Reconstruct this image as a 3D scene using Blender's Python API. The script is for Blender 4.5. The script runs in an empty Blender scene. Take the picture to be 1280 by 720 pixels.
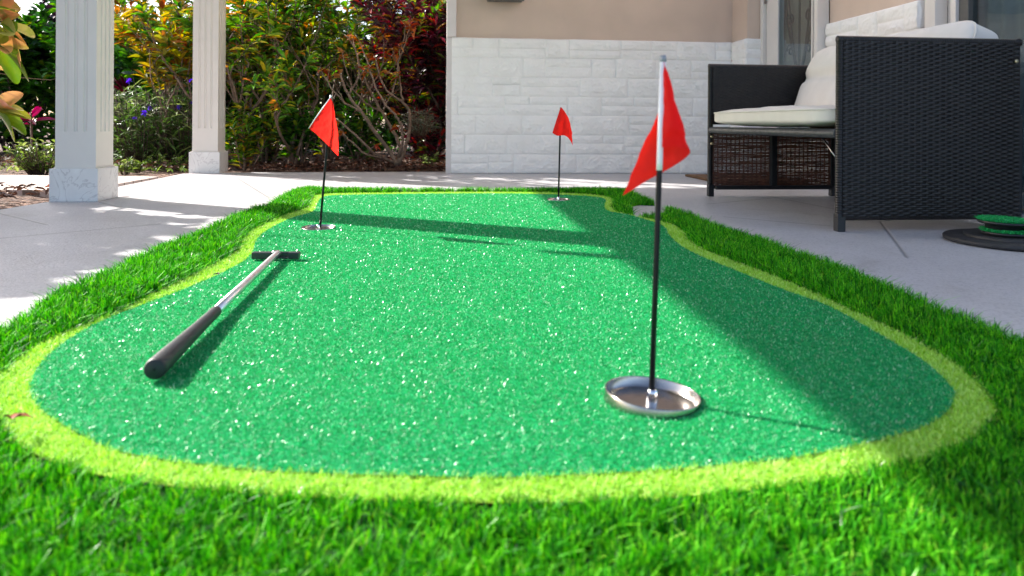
import bpy, bmesh, math, random
import numpy as np
from mathutils import Vector, Matrix, noise as mnoise

random.seed(7)
RNG = np.random.default_rng(11)
SC = bpy.context.scene
COL = SC.collection
R = math.radians

# ------------------------------------------------------------------ camera model
F = 900.0            # focal length in photo pixels (1280 wide)
PX, PY = 640.0, 154.0
CAMZ = 0.36
ROLL = 0.0067
ZG = 0.010           # level of the putting surface
cr, sr = math.cos(ROLL), math.sin(ROLL)

def ray(px, py):
    u, v = (px - PX) / F, (PY - py) / F
    return u * cr - v * sr, u * sr + v * cr

def at(px, py, z=0.0):
    """photo pixel -> point on the level plane z"""
    u, v = ray(px, py)
    Y = (z - CAMZ) / v
    return Vector((u * Y, Y, z))

def dp(px, py, Y):
    """photo pixel -> point at depth Y"""
    u, v = ray(px, py)
    return Vector((u * Y, Y, CAMZ + v * Y))

TH = math.atan(0.1)                       # the house and porch stand turned by this much
E1 = Vector((math.cos(TH), math.sin(TH), 0)); E2 = Vector((-math.sin(TH), math.cos(TH), 0))

# ------------------------------------------------------------------ sun
EL = R(31.8)
SUNH = Vector((0.894, -0.447, 0)).normalized()        # the way the light travels on the ground
SUND = (SUNH * math.cos(EL) + Vector((0, 0, -math.sin(EL)))).normalized()

# ------------------------------------------------------------------ object helpers
def tag(o, label=None, cat=None, group=None, kind=None):
    if label: o['label'] = label
    if cat: o['category'] = cat
    if group: o['group'] = group
    if kind: o['kind'] = kind
    return o

def empty(name, loc, rz=0.0, **k):
    o = bpy.data.objects.new(name, None); COL.objects.link(o)
    o.location = loc; o.rotation_euler = (0, 0, rz); o.empty_display_size = 0.05
    return tag(o, **k)

def link(name, me, mat=None, parent=None, smooth=False):
    o = bpy.data.objects.new(name, me); COL.objects.link(o)
    if mat is not None: me.materials.append(mat)
    if parent is not None: o.parent = parent
    if smooth and len(me.polygons):
        me.polygons.foreach_set('use_smooth', np.ones(len(me.polygons), dtype=bool))
    return o

def mesh_np(name, V, faces, mat=None, parent=None, smooth=False):
    """V (n,3); faces: list of int arrays (m,k)"""
    me = bpy.data.meshes.new(name)
    V = np.asarray(V, dtype=np.float32)
    faces = [np.asarray(f, dtype=np.int32) for f in faces if len(f)]
    loops = np.concatenate([f.ravel() for f in faces])
    tot = np.concatenate([np.full(len(f), f.shape[1], dtype=np.int32) for f in faces])
    start = np.concatenate([[0], np.cumsum(tot)[:-1]]).astype(np.int32)
    me.vertices.add(len(V)); me.vertices.foreach_set('co', V.ravel())
    me.loops.add(len(loops)); me.loops.foreach_set('vertex_index', loops)
    me.polygons.add(len(tot)); me.polygons.foreach_set('loop_start', start); me.polygons.foreach_set('loop_total', tot)
    me.update(calc_edges=True)
    return link(name, me, mat, parent, smooth)

def from_bm(name, bm, mat=None, parent=None, smooth=False):
    bmesh.ops.recalc_face_normals(bm, faces=bm.faces[:])
    me = bpy.data.meshes.new(name); bm.to_mesh(me); bm.free()
    return link(name, me, mat, parent, smooth)

def box(bm, x0, x1, y0, y1, z0, z1, bev=0.0, seg=2):
    m = Matrix.Translation(((x0+x1)/2, (y0+y1)/2, (z0+z1)/2)) @ Matrix.Diagonal((x1-x0, y1-y0, z1-z0, 1))
    r = bmesh.ops.create_cube(bm, size=1.0, matrix=m)
    if bev:
        es = list({e for v in r['verts'] for e in v.link_edges})
        bmesh.ops.bevel(bm, geom=es, offset=bev, segments=seg, affect='EDGES', profile=0.5)

def lathe(bm, prof, n=48, axis=(0, 0)):
    """prof: (radius, z) list; revolve about z; radius 0 closes"""
    rings = []
    for r, z in prof:
        if r <= 1e-6: rings.append([bm.verts.new((axis[0], axis[1], z))])
        else: rings.append([bm.verts.new((axis[0]+r*math.cos(2*math.pi*i/n), axis[1]+r*math.sin(2*math.pi*i/n), z)) for i in range(n)])
    for a, b in zip(rings, rings[1:]):
        for i in range(n):
            j = (i+1) % n
            if len(a) == 1: bm.faces.new((a[0], b[i], b[j]))
            elif len(b) == 1: bm.faces.new((a[i], a[j], b[0]))
            else: bm.faces.new((a[i], a[j], b[j], b[i]))

def tubes_np(lines, n=6):
    """lines: list of (pts list of Vector, radii). returns V, [quads]"""
    Vs, Fs, off = [], [], 0
    for pts, rad in lines:
        P = np.array([tuple(p) for p in pts], dtype=float); k = len(P)
        if np.isscalar(rad): rad = [rad]*k
        T = np.gradient(P, axis=0); T /= np.linalg.norm(T, axis=1)[:, None] + 1e-9
        ref = np.array([0, 0, 1.0]) if abs(T[0][2]) < 0.9 else np.array([1.0, 0, 0])
        ang = np.arange(n) * 2*math.pi/n
        for i in range(k):
            a = np.cross(T[i], ref); a /= np.linalg.norm(a) + 1e-9
            b = np.cross(T[i], a); ref = -np.cross(T[i], a) if False else ref
            Vs.append(P[i] + rad[i]*(np.cos(ang)[:, None]*a + np.sin(ang)[:, None]*b))
        idx = np.arange(n); nx = (idx+1) % n
        for i in range(k-1):
            q = np.stack([off+i*n+idx, off+i*n+nx, off+(i+1)*n+nx, off+(i+1)*n+idx], 1); Fs.append(q)
        # end fans as n-gons
        off += k*n
    caps = []
    o = 0
    for pts, rad in lines:
        k = len(pts)
        caps.append(np.arange(n)[::-1] + o); caps.append(np.arange(n) + o + (k-1)*n); o += k*n
    return np.concatenate(Vs), [np.concatenate(Fs), np.array(caps)]

def tube(name, pts, rad, mat, parent=None, n=12):
    V, Fc = tubes_np([(pts, rad)], n)
    return mesh_np(name, V, Fc, mat, parent, True)

# ------------------------------------------------------------------ material helpers
def new_mat(name):
    m = bpy.data.materials.new(name); m.use_nodes = True
    nt = m.node_tree; b = nt.nodes['Principled BSDF']
    return m, nt, b

def N(nt, t, **k):
    n = nt.nodes.new(t)
    for a, v in k.items():
        if a.startswith('i_'):
            n.inputs[a[2:].replace('_', ' ')].default_value = v
        else: setattr(n, a, v)
    return n

def rgba(c): return (c[0], c[1], c[2], 1.0)

def ramp(nt, fac, stops, interp='LINEAR'):
    r = nt.nodes.new('ShaderNodeValToRGB'); cr_ = r.color_ramp; cr_.interpolation = interp
    while len(cr_.elements) < len(stops): cr_.elements.new(0.5)
    for e, (p, c) in zip(cr_.elements, stops):
        e.position = p; e.color = rgba(c) if len(c) == 3 else c
    nt.links.new(fac, r.inputs[0]); return r

def mat_simple(name, col, rough=0.5, metal=0.0, spec=0.5, var=0.12, scale=30.0, bump=0.0, bscale=200.0, bdist=0.002, coat=0.0):
    m, nt, b = new_mat(name)
    b.inputs['Roughness'].default_value = rough; b.inputs['Metallic'].default_value = metal
    b.inputs['Specular IOR Level'].default_value = spec
    if coat: b.inputs['Coat Weight'].default_value = coat
    tc = N(nt, 'ShaderNodeTexCoord')
    nz = N(nt, 'ShaderNodeTexNoise', i_Scale=scale, i_Detail=5.0); nt.links.new(tc.outputs['Object'], nz.inputs['Vector'])
    lo = [c*(1-var) for c in col]; hi = [min(1, c*(1+var)) for c in col]
    r = ramp(nt, nz.outputs['Fac'], [(0.3, lo), (0.7, hi)]); nt.links.new(r.outputs['Color'], b.inputs['Base Color'])
    if bump:
        n2 = N(nt, 'ShaderNodeTexNoise', i_Scale=bscale, i_Detail=4.0); nt.links.new(tc.outputs['Object'], n2.inputs['Vector'])
        bp = N(nt, 'ShaderNodeBump', i_Strength=bump, i_Distance=bdist); nt.links.new(n2.outputs['Fac'], bp.inputs['Height'])
        nt.links.new(bp.outputs['Normal'], b.inputs['Normal'])
    return m

def mat_leaf(name, stops, rough=0.4, trans=0.3, spec=0.5, mottle=None, tsat=1.0, interp='CONSTANT', mscale=35.0, glint=None):
    """leaf or blade: one colour per loose piece drawn from the stops, plus light through it"""
    m, nt, b = new_mat(name)
    g = N(nt, 'ShaderNodeNewGeometry')
    r = ramp(nt, g.outputs['Random Per Island'], stops, interp)
    colr = r.outputs['Color']
    if mottle:
        tc = N(nt, 'ShaderNodeTexCoord')
        nz = N(nt, 'ShaderNodeTexNoise', i_Scale=mscale, i_Detail=3.0); nt.links.new(tc.outputs['Object'], nz.inputs['Vector'])
        f = ramp(nt, nz.outputs['Fac'], [(0.45, (0, 0, 0)), (0.62, (1, 1, 1))])
        mx = N(nt, 'ShaderNodeMix', data_type='RGBA'); mx.inputs['B'].default_value = rgba(mottle)
        ml = N(nt, 'ShaderNodeMath', operation='MULTIPLY'); ml.inputs[1].default_value = 0.6
        nt.links.new(f.outputs['Color'], ml.inputs[0]); nt.links.new(ml.outputs[0], mx.inputs['Factor'])
        nt.links.new(colr, mx.inputs['A']); colr = mx.outputs['Result']
    nt.links.new(colr, b.inputs['Base Color'])
    b.inputs['Roughness'].default_value = rough; b.inputs['Specular IOR Level'].default_value = spec
    if glint:            # a share of the fibres is glossier than the rest
        q1 = N(nt, 'ShaderNodeMath', operation='MULTIPLY'); q1.inputs[1].default_value = 173.7; nt.links.new(g.outputs['Random Per Island'], q1.inputs[0])
        q2 = N(nt, 'ShaderNodeMath', operation='FRACT'); nt.links.new(q1.outputs[0], q2.inputs[0])
        q3 = N(nt, 'ShaderNodeMath', operation='LESS_THAN'); q3.inputs[1].default_value = glint[0]; nt.links.new(q2.outputs[0], q3.inputs[0])
        for sock, lo, hi in (('Specular IOR Level', spec, glint[1]), ('Roughness', rough, glint[2])):
            mr = N(nt, 'ShaderNodeMapRange'); mr.inputs['To Min'].default_value = lo; mr.inputs['To Max'].default_value = hi
            nt.links.new(q3.outputs[0], mr.inputs['Value']); nt.links.new(mr.outputs[0], b.inputs[sock])
    tr = N(nt, 'ShaderNodeBsdfTranslucent')
    hs = N(nt, 'ShaderNodeHueSaturation', i_Saturation=1.15, i_Value=tsat); nt.links.new(colr, hs.inputs['Color'])
    nt.links.new(hs.outputs['Color'], tr.inputs['Color'])
    ms = N(nt, 'ShaderNodeMixShader'); ms.inputs[0].default_value = trans
    out = nt.nodes['Material Output']
    nt.links.new(b.outputs[0], ms.inputs[1]); nt.links.new(tr.outputs[0], ms.inputs[2]); nt.links.new(ms.outputs[0], out.inputs['Surface'])
    return m

# ------------------------------------------------------------------ materials
M = {}
M['green_base'] = mat_simple('green_base', (0.010, 0.30, 0.095), 0.9, spec=0.1, var=0.2, scale=120, bump=0.8, bscale=700, bdist=0.003)
M['green_fibre'] = mat_leaf('green_fibre', [(0, (0.010, 0.29, 0.070)), (0.35, (0.022, 0.42, 0.115)), (0.68, (0.05, 0.56, 0.18)), (0.88, (0.20, 0.70, 0.34)), (0.955, (0.55, 0.82, 0.60))], rough=0.5, trans=0.33, spec=0.10, glint=(0.50, 1.0, 0.30))  # the few whitish fibres put sun sparkle into the colour
M['lime_base'] = mat_simple('lime_base', (0.34, 0.52, 0.03), 0.9, var=0.2, scale=120, bump=0.8, bscale=700, bdist=0.003)
M['lime_fibre'] = mat_leaf('lime_fibre', [(0, (0.30, 0.60, 0.04)), (0.3, (0.46, 0.76, 0.13)), (0.7, (0.62, 0.87, 0.26))], rough=0.5, trans=0.36, spec=0.15, glint=(0.12, 0.9, 0.3))
M['turf_base'] = mat_simple('turf_base', (0.010, 0.045, 0.005), 0.95, var=0.3, scale=80)
M['turf_blade'] = mat_leaf('turf_blade', [(0, (0.006, 0.08, 0.004)), (0.25, (0.025, 0.25, 0.008)), (0.50, (0.075, 0.46, 0.012)), (0.80, (0.19, 0.68, 0.02)), (0.97, (0.36, 0.76, 0.06))], rough=0.5, trans=0.30, spec=0.12, glint=(0.05, 0.6, 0.32))
M['plug_turf'] = mat_leaf('plug_turf', [(0, (0.008, 0.34, 0.075)), (0.4, (0.016, 0.48, 0.12)), (0.8, (0.04, 0.60, 0.18))], rough=0.4, trans=0.2)
M['black_plastic'] = mat_simple('black_plastic', (0.016, 0.017, 0.020), 0.42, var=0.2)
M['black_rubber'] = mat_simple('black_rubber', (0.022, 0.022, 0.025), 0.62, var=0.2, bump=0.2, bscale=900)
M['pole_black'] = mat_simple('pole_black', (0.006, 0.0065, 0.008), 0.35, spec=0.25, var=0.1)
M['white_plastic'] = mat_simple('white_plastic', (0.82, 0.82, 0.83), 0.35, var=0.03)
M['grey_plastic'] = mat_simple('grey_plastic', (0.25, 0.27, 0.30), 0.4, var=0.05)
M['steel'] = mat_simple('steel', (0.36, 0.335, 0.32), 0.22, metal=1.0, var=0.08, scale=60)
M['chrome'] = mat_simple('chrome', (0.80, 0.80, 0.82), 0.12, metal=1.0, var=0.03)
M['shaft_steel'] = mat_simple('shaft_steel', (0.86, 0.85, 0.86), 0.38, metal=1.0, var=0.04)
M['brass'] = mat_simple('brass', (0.55, 0.48, 0.30), 0.35, metal=1.0, var=0.1)
M['gunmetal'] = mat_simple('gunmetal', (0.045, 0.047, 0.05), 0.38, metal=0.3, var=0.2, scale=80)
M['grip_rubber'] = mat_simple('grip_rubber', (0.030, 0.029, 0.033), 0.5, var=0.15, bump=0.35, bscale=500, bdist=0.001)
M['shutter_white'] = mat_simple('shutter_white', (0.74, 0.70, 0.655), 0.45, var=0.03, scale=8)
M['trim_pink'] = mat_simple('trim_pink', (0.72, 0.66, 0.64), 0.6, var=0.05, scale=6)
M['soffit'] = mat_simple('soffit', (0.80, 0.79, 0.77), 0.8, var=0.03)
M['wicker'] = mat_simple('wicker', (0.0125, 0.0098, 0.0088), 0.36, spec=0.42, var=0.35, scale=40)
M['wicker_backlit'] = mat_simple('wicker_backlit', (0.11, 0.042, 0.026), 0.45, var=0.4, scale=40)  # brown imitates light coming through the far arm's weave
M['sofa_tube'] = mat_simple('sofa_tube', (0.014, 0.015, 0.018), 0.4, var=0.15)
M['cushion'] = mat_simple('cushion', (0.72, 0.68, 0.63), 0.85, var=0.04, scale=14, bump=0.25, bscale=700, bdist=0.0008)
M['curtain'] = mat_simple('curtain', (0.20, 0.225, 0.24), 0.9, var=0.1)
M['interior'] = mat_simple('interior', (0.36, 0.30, 0.225), 0.9, var=0.1)
M['iron'] = mat_simple('iron', (0.07, 0.05, 0.035), 0.5, var=0.2)
M['box_grey'] = mat_simple('box_grey', (0.09, 0.09, 0.085), 0.5, var=0.1)
M['bark'] = mat_simple('bark', (0.17, 0.115, 0.085), 0.85, var=0.45, scale=35, bump=0.6, bscale=90, bdist=0.004)
M['bark_pale'] = mat_simple('bark_pale', (0.22, 0.155, 0.115), 0.85, var=0.4, scale=35, bump=0.6, bscale=90, bdist=0.004)
M['bark_dark'] = mat_simple('bark_dark', (0.08, 0.055, 0.045), 0.9, var=0.4, scale=35)
M['petal'] = mat_leaf('petal', [(0, (0.10, 0.05, 0.55)), (0.5, (0.16, 0.09, 0.66))], 0.6, 0.4)
M['litter'] = mat_leaf('litter', [(0, (0.06, 0.027, 0.02)), (0.35, (0.12, 0.055, 0.036)), (0.62, (0.18, 0.09, 0.06)), (0.86, (0.28, 0.17, 0.12)), (0.95, (0.26, 0.06, 0.02))], 0.7, 0.2)
M['dry_leaf'] = mat_simple('dry_leaf', (0.30, 0.07, 0.02), 0.6, var=0.4, scale=120)

# painted concrete of the patio
def make_patio_mat():
    m, nt, b = new_mat('painted_concrete')
    tc = N(nt, 'ShaderNodeTexCoord')
    n1 = N(nt, 'ShaderNodeTexNoise', i_Scale=2.2, i_Detail=6.0, i_Roughness=0.6); nt.links.new(tc.outputs['Object'], n1.inputs['Vector'])
    n2 = N(nt, 'ShaderNodeTexNoise', i_Scale=160.0, i_Detail=3.0); nt.links.new(tc.outputs['Object'], n2.inputs['Vector'])
    n3 = N(nt, 'ShaderNodeTexVoronoi', i_Scale=110.0); nt.links.new(tc.outputs['Object'], n3.inputs['Vector'])
    r1 = ramp(nt, n1.outputs['Fac'], [(0.3, (0.485, 0.47, 0.49)), (0.7, (0.585, 0.57, 0.59))])
    n4 = N(nt, 'ShaderNodeTexNoise', i_Scale=55.0, i_Detail=6.0, i_Roughness=0.75); nt.links.new(tc.outputs['Object'], n4.inputs['Vector'])
    sm = N(nt, 'ShaderNodeMath', operation='ADD'); nt.links.new(n2.outputs['Fac'], sm.inputs[0]); nt.links.new(n4.outputs['Fac'], sm.inputs[1])
    hf = N(nt, 'ShaderNodeMath', operation='MULTIPLY'); hf.inputs[1].default_value = 0.5; nt.links.new(sm.outputs[0], hf.inputs[0])
    r2 = ramp(nt, hf.outputs[0], [(0.36, (0.66, 0.66, 0.68)), (0.50, (0.95, 0.95, 0.95)), (0.62, (1.0, 1.0, 1.0))])
    mx = N(nt, 'ShaderNodeMix', data_type='RGBA', blend_type='MULTIPLY'); mx.inputs['Factor'].default_value = 1.0
    nt.links.new(r1.outputs['Color'], mx.inputs['A']); nt.links.new(r2.outputs['Color'], mx.inputs['B'])
    colr = mx.outputs['Result']
    # score lines cut in the slab, given by their two end points on the ground
    segs = [((1100.7, 277), (1134, 322)), ((965, 246), (1062, 265)), ((905, 271), (1044, 283)), ((0, 298), (200, 280)), ((0, 267), (60, 281)),
            ((124, 253), (190, 268)), ((296, 222), (338, 248)), ((885, 255), (972, 247)), ((0, 240), (-200, 300)), ((1100, 277), (1400, 240)), ((283, 232), (430, 222))]
    sep = N(nt, 'ShaderNodeVectorMath', operation='MULTIPLY'); sep.inputs[1].default_value = (1, 1, 0)
    nt.links.new(tc.outputs['Object'], sep.inputs[0])
    cur = None
    for a, c in segs:
        A = at(*a); B = at(*c); A.z = B.z = 0; d = B - A; L = d.length; d = d / L
        s1 = N(nt, 'ShaderNodeVectorMath', operation='SUBTRACT'); s1.inputs[1].default_value = A; nt.links.new(sep.outputs[0], s1.inputs[0])
        dt = N(nt, 'ShaderNodeVectorMath', operation='DOT_PRODUCT'); dt.inputs[1].default_value = d; nt.links.new(s1.outputs[0], dt.inputs[0])
        cl = N(nt, 'ShaderNodeClamp'); cl.inputs['Max'].default_value = L; nt.links.new(dt.outputs['Value'], cl.inputs['Value'])
        sc = N(nt, 'ShaderNodeVectorMath', operation='SCALE'); sc.inputs[0].default_value = d; nt.links.new(cl.outputs[0], sc.inputs['Scale'])
        ds = N(nt, 'ShaderNodeVectorMath', operation='DISTANCE'); nt.links.new(s1.outputs[0], ds.inputs[0]); nt.links.new(sc.outputs[0], ds.inputs[1])
        if cur is None: cur = ds.outputs['Value']
        else:
            mn = N(nt, 'ShaderNodeMath', operation='MINIMUM'); nt.links.new(cur, mn.inputs[0]); nt.links.new(ds.outputs['Value'], mn.inputs[1]); cur = mn.outputs[0]
    rl = ramp(nt, cur, [(0.0, (0.45, 0.45, 0.45)), (0.0030, (0.55, 0.55, 0.55)), (0.0050, (1, 1, 1))])
    m2 = N(nt, 'ShaderNodeMix', data_type='RGBA', blend_type='MULTIPLY'); m2.inputs['Factor'].default_value = 1.0
    nt.links.new(colr, m2.inputs['A']); nt.links.new(rl.outputs['Color'], m2.inputs['B'])
    n5 = N(nt, 'ShaderNodeTexNoise', i_Scale=4.5, i_Detail=8.0, i_Roughness=0.72, i_Distortion=0.6); nt.links.new(tc.outputs['Object'], n5.inputs['Vector'])
    r5 = ramp(nt, n5.outputs['Fac'], [(0.30, (0.80, 0.79, 0.77)), (0.42, (0.96, 0.96, 0.95)), (0.55, (1, 1, 1))])
    v5 = N(nt, 'ShaderNodeTexVoronoi', i_Scale=34.0); nt.links.new(tc.outputs['Object'], v5.inputs['Vector'])
    r6 = ramp(nt, v5.outputs['Distance'], [(0.0, (0.55, 0.53, 0.50)), (0.07, (0.70, 0.69, 0.67)), (0.10, (1, 1, 1))])
    m3 = N(nt, 'ShaderNodeMix', data_type='RGBA', blend_type='MULTIPLY'); m3.inputs['Factor'].default_value = 1.0
    m4 = N(nt, 'ShaderNodeMix', data_type='RGBA', blend_type='MULTIPLY'); m4.inputs['Factor'].default_value = 0.5
    nt.links.new(m2.outputs['Result'], m3.inputs['A']); nt.links.new(r5.outputs['Color'], m3.inputs['B'])
    nt.links.new(m3.outputs['Result'], m4.inputs['A']); nt.links.new(r6.outputs['Color'], m4.inputs['B'])
    nt.links.new(m4.outputs['Result'], b.inputs['Base Color'])
    b.inputs['Roughness'].default_value = 0.42; b.inputs['Specular IOR Level'].default_value = 0.4
    ad = N(nt, 'ShaderNodeMath', operation='MULTIPLY_ADD'); ad.inputs[1].default_value = 0.35
    nt.links.new(n3.outputs['Distance'], ad.inputs[0]); nt.links.new(n2.outputs['Fac'], ad.inputs[2])
    bp = N(nt, 'ShaderNodeBump', i_Strength=0.45, i_Distance=0.003); nt.links.new(ad.outputs[0], bp.inputs['Height'])
    bp2 = N(nt, 'ShaderNodeBump', i_Strength=0.8, i_Distance=0.004); nt.links.new(rl.outputs['Color'], bp2.inputs['Height']); nt.links.new(bp.outputs['Normal'], bp2.inputs['Normal'])
    nt.links.new(bp2.outputs['Normal'], b.inputs['Normal'])
    return m
M['patio'] = make_patio_mat()

def make_soil():
    m, nt, b = new_mat('mulch')
    tc = N(nt, 'ShaderNodeTexCoord')
    v = N(nt, 'ShaderNodeTexVoronoi', i_Scale=38.0); v.inputs['Randomness'].default_value = 1.0
    mp = N(nt, 'ShaderNodeMapping'); mp.inputs['Scale'].default_value = (1, 2.2, 1); nt.links.new(tc.outputs['Object'], mp.inputs['Vector']); nt.links.new(mp.outputs[0], v.inputs['Vector'])
    n = N(nt, 'ShaderNodeTexNoise', i_Scale=9.0, i_Detail=7.0); nt.links.new(tc.outputs['Object'], n.inputs['Vector'])
    sx = N(nt, 'ShaderNodeSeparateColor'); nt.links.new(v.outputs['Color'], sx.inputs[0])
    r = ramp(nt, sx.outputs[0], [(0, (0.075, 0.036, 0.028)), (0.4, (0.16, 0.08, 0.055)), (0.8, (0.27, 0.15, 0.10)), (1.0, (0.34, 0.22, 0.16))])
    r2 = ramp(nt, n.outputs['Fac'], [(0.35, (0.5, 0.5, 0.5)), (0.65, (1, 1, 1))])
    mx = N(nt, 'ShaderNodeMix', data_type='RGBA', blend_type='MULTIPLY'); mx.inputs['Factor'].default_value = 1.0
    nt.links.new(r.outputs['Color'], mx.inputs['A']); nt.links.new(r2.outputs['Color'], mx.inputs['B']); nt.links.new(mx.outputs['Result'], b.inputs['Base Color'])
    b.inputs['Roughness'].default_value = 0.9
    bp = N(nt, 'ShaderNodeBump', i_Strength=1.0, i_Distance=0.02); nt.links.new(v.outputs['Distance'], bp.inputs['Height']); nt.links.new(bp.outputs['Normal'], b.inputs['Normal'])
    return m
M['mulch'] = make_soil()

def make_pavers():
    m, nt, b = new_mat('pavers')
    tc = N(nt, 'ShaderNodeTexCoord'); mp = N(nt, 'ShaderNodeMapping'); mp.inputs['Rotation'].default_value = (0, 0, -TH); nt.links.new(tc.outputs['Object'], mp.inputs['Vector'])
    br = N(nt, 'ShaderNodeTexBrick'); nt.links.new(mp.outputs[0], br.inputs['Vector'])
    for k_, v_ in (('Color1', (0.44, 0.35, 0.32, 1)), ('Color2', (0.55, 0.46, 0.43, 1)), ('Mortar', (0.17, 0.13, 0.11, 1)), ('Scale', 1.0), ('Mortar Size', 0.006), ('Brick Width', 0.22), ('Row Height', 0.11)):
        br.inputs[k_].default_value = v_
    nt.links.new(br.outputs['Color'], b.inputs['Base Color']); b.inputs['Roughness'].default_value = 0.8
    bp = N(nt, 'ShaderNodeBump', i_Strength=0.6, i_Distance=-0.005); nt.links.new(br.outputs['Fac'], bp.inputs['Height']); nt.links.new(bp.outputs['Normal'], b.inputs['Normal'])
    return m
M['pavers'] = make_pavers()

def make_stone():
    m, nt, b = new_mat('white_painted_stone')
    tc = N(nt, 'ShaderNodeTexCoord'); n = N(nt, 'ShaderNodeTexNoise', i_Scale=5.0, i_Detail=8.0); nt.links.new(tc.outputs['Object'], n.inputs['Vector'])
    r = ramp(nt, n.outputs['Fac'], [(0.3, (0.87, 0.845, 0.81)), (0.55, (0.92, 0.90, 0.87)), (0.75, (0.93, 0.905, 0.86))])
    nt.links.new(r.outputs['Color'], b.inputs['Base Color']); b.inputs['Roughness'].default_value = 0.55
    n2 = N(nt, 'ShaderNodeTexNoise', i_Scale=120.0, i_Detail=4.0); nt.links.new(tc.outputs['Object'], n2.inputs['Vector'])
    bp = N(nt, 'ShaderNodeBump', i_Strength=0.3, i_Distance=0.002); nt.links.new(n2.outputs['Fac'], bp.inputs['Height']); nt.links.new(bp.outputs['Normal'], b.inputs['Normal'])
    return m
M['stone'] = make_stone()
M['stucco'] = mat_simple('stucco', (0.63, 0.49, 0.395), 0.85, var=0.06, scale=4, bump=0.5, bscale=260, bdist=0.003)
M['stucco_pink'] = M['stucco']

def make_marble():
    m, nt, b = new_mat('marble')
    tc = N(nt, 'ShaderNodeTexCoord'); n = N(nt, 'ShaderNodeTexNoise', i_Scale=6.0, i_Detail=9.0, i_Distortion=2.2); nt.links.new(tc.outputs['Object'], n.inputs['Vector'])
    r = ramp(nt, n.outputs['Fac'], [(0.30, (0.72, 0.71, 0.70)), (0.485, (0.76, 0.75, 0.74)), (0.505, (0.56, 0.545, 0.545)), (0.53, (0.74, 0.73, 0.72)), (0.7, (0.80, 0.80, 0.79))])
    nt.links.new(r.outputs['Color'], b.inputs['Base Color']); b.inputs['Roughness'].default_value = 0.3
    return m
M['marble'] = make_marble()

def make_coir():
    return mat_simple('coir', (0.22, 0.115, 0.055), 0.95, var=0.4, scale=150, bump=1.0, bscale=400, bdist=0.006)
M['coir'] = make_coir()

def make_cloth(name, col):
    m, nt, b = new_mat(name)
    b.inputs['Base Color'].default_value = rgba(col); b.inputs['Roughness'].default_value = 0.6
    tr = N(nt, 'ShaderNodeBsdfTranslucent'); tr.inputs['Color'].default_value = rgba((min(1, col[0]*1.2), col[1]*1.5, col[2]))
    ms = N(nt, 'ShaderNodeMixShader'); ms.inputs[0].default_value = 0.72
    tc = N(nt, 'ShaderNodeTexCoord'); n2 = N(nt, 'ShaderNodeTexNoise', i_Scale=60.0, i_Detail=2.0); nt.links.new(tc.outputs['Object'], n2.inputs['Vector'])
    bp = N(nt, 'ShaderNodeBump', i_Strength=0.35, i_Distance=0.004); nt.links.new(n2.outputs['Fac'], bp.inputs['Height']); nt.links.new(bp.outputs['Normal'], b.inputs['Normal'])
    nt.links.new(b.outputs[0], ms.inputs[1]); nt.links.new(tr.outputs[0], ms.inputs[2]); nt.links.new(ms.outputs[0], nt.nodes['Material Output'].inputs['Surface'])
    return m
M['flag_red'] = make_cloth('flag_red', (0.97, 0.016, 0.016))

def make_glass():
    m, nt, b = new_mat('window_glass')
    gl = N(nt, 'ShaderNodeBsdfGlossy'); gl.inputs['Roughness'].default_value = 0.02; gl.inputs['Color'].default_value = (0.9, 0.95, 1, 1)
    tr = N(nt, 'ShaderNodeBsdfTransparent'); tr.inputs['Color'].default_value = (0.80, 0.86, 0.88, 1)
    lw = N(nt, 'ShaderNodeLayerWeight'); pw = N(nt, 'ShaderNodeMath', operation='POWER'); pw.inputs[1].default_value = 4.0
    fr = N(nt, 'ShaderNodeMath', operation='MULTIPLY_ADD'); fr.inputs[1].default_value = 0.92; fr.inputs[2].default_value = 0.06
    nt.links.new(lw.outputs['Facing'], pw.inputs[0]); nt.links.new(pw.outputs[0], fr.inputs[0])
    ms = N(nt, 'ShaderNodeMixShader'); nt.links.new(fr.outputs[0], ms.inputs[0]); nt.links.new(tr.outputs[0], ms.inputs[1]); nt.links.new(gl.outputs[0], ms.inputs[2])
    nt.links.new(ms.outputs[0], nt.nodes['Material Output'].inputs['Surface'])
    return m
M['glass'] = make_glass()

# ------------------------------------------------------------------ setting: ground sheets
def poly_mesh(name, pts, z, mat, parent=None, thick=0.0):
    bm = bmesh.new()
    vs = [bm.verts.new((p[0], p[1], z)) for p in pts]
    f = bm.faces.new(vs)
    if thick:
        r = bmesh.ops.extrude_face_region(bm, geom=[f])
        for v in r['geom']:
            if isinstance(v, bmesh.types.BMVert): v.co.z -= thick
    bmesh.ops.triangulate(bm, faces=[f_ for f_ in bm.faces if len(f_.verts) > 4])
    return from_bm(name, bm, mat, parent)

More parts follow.
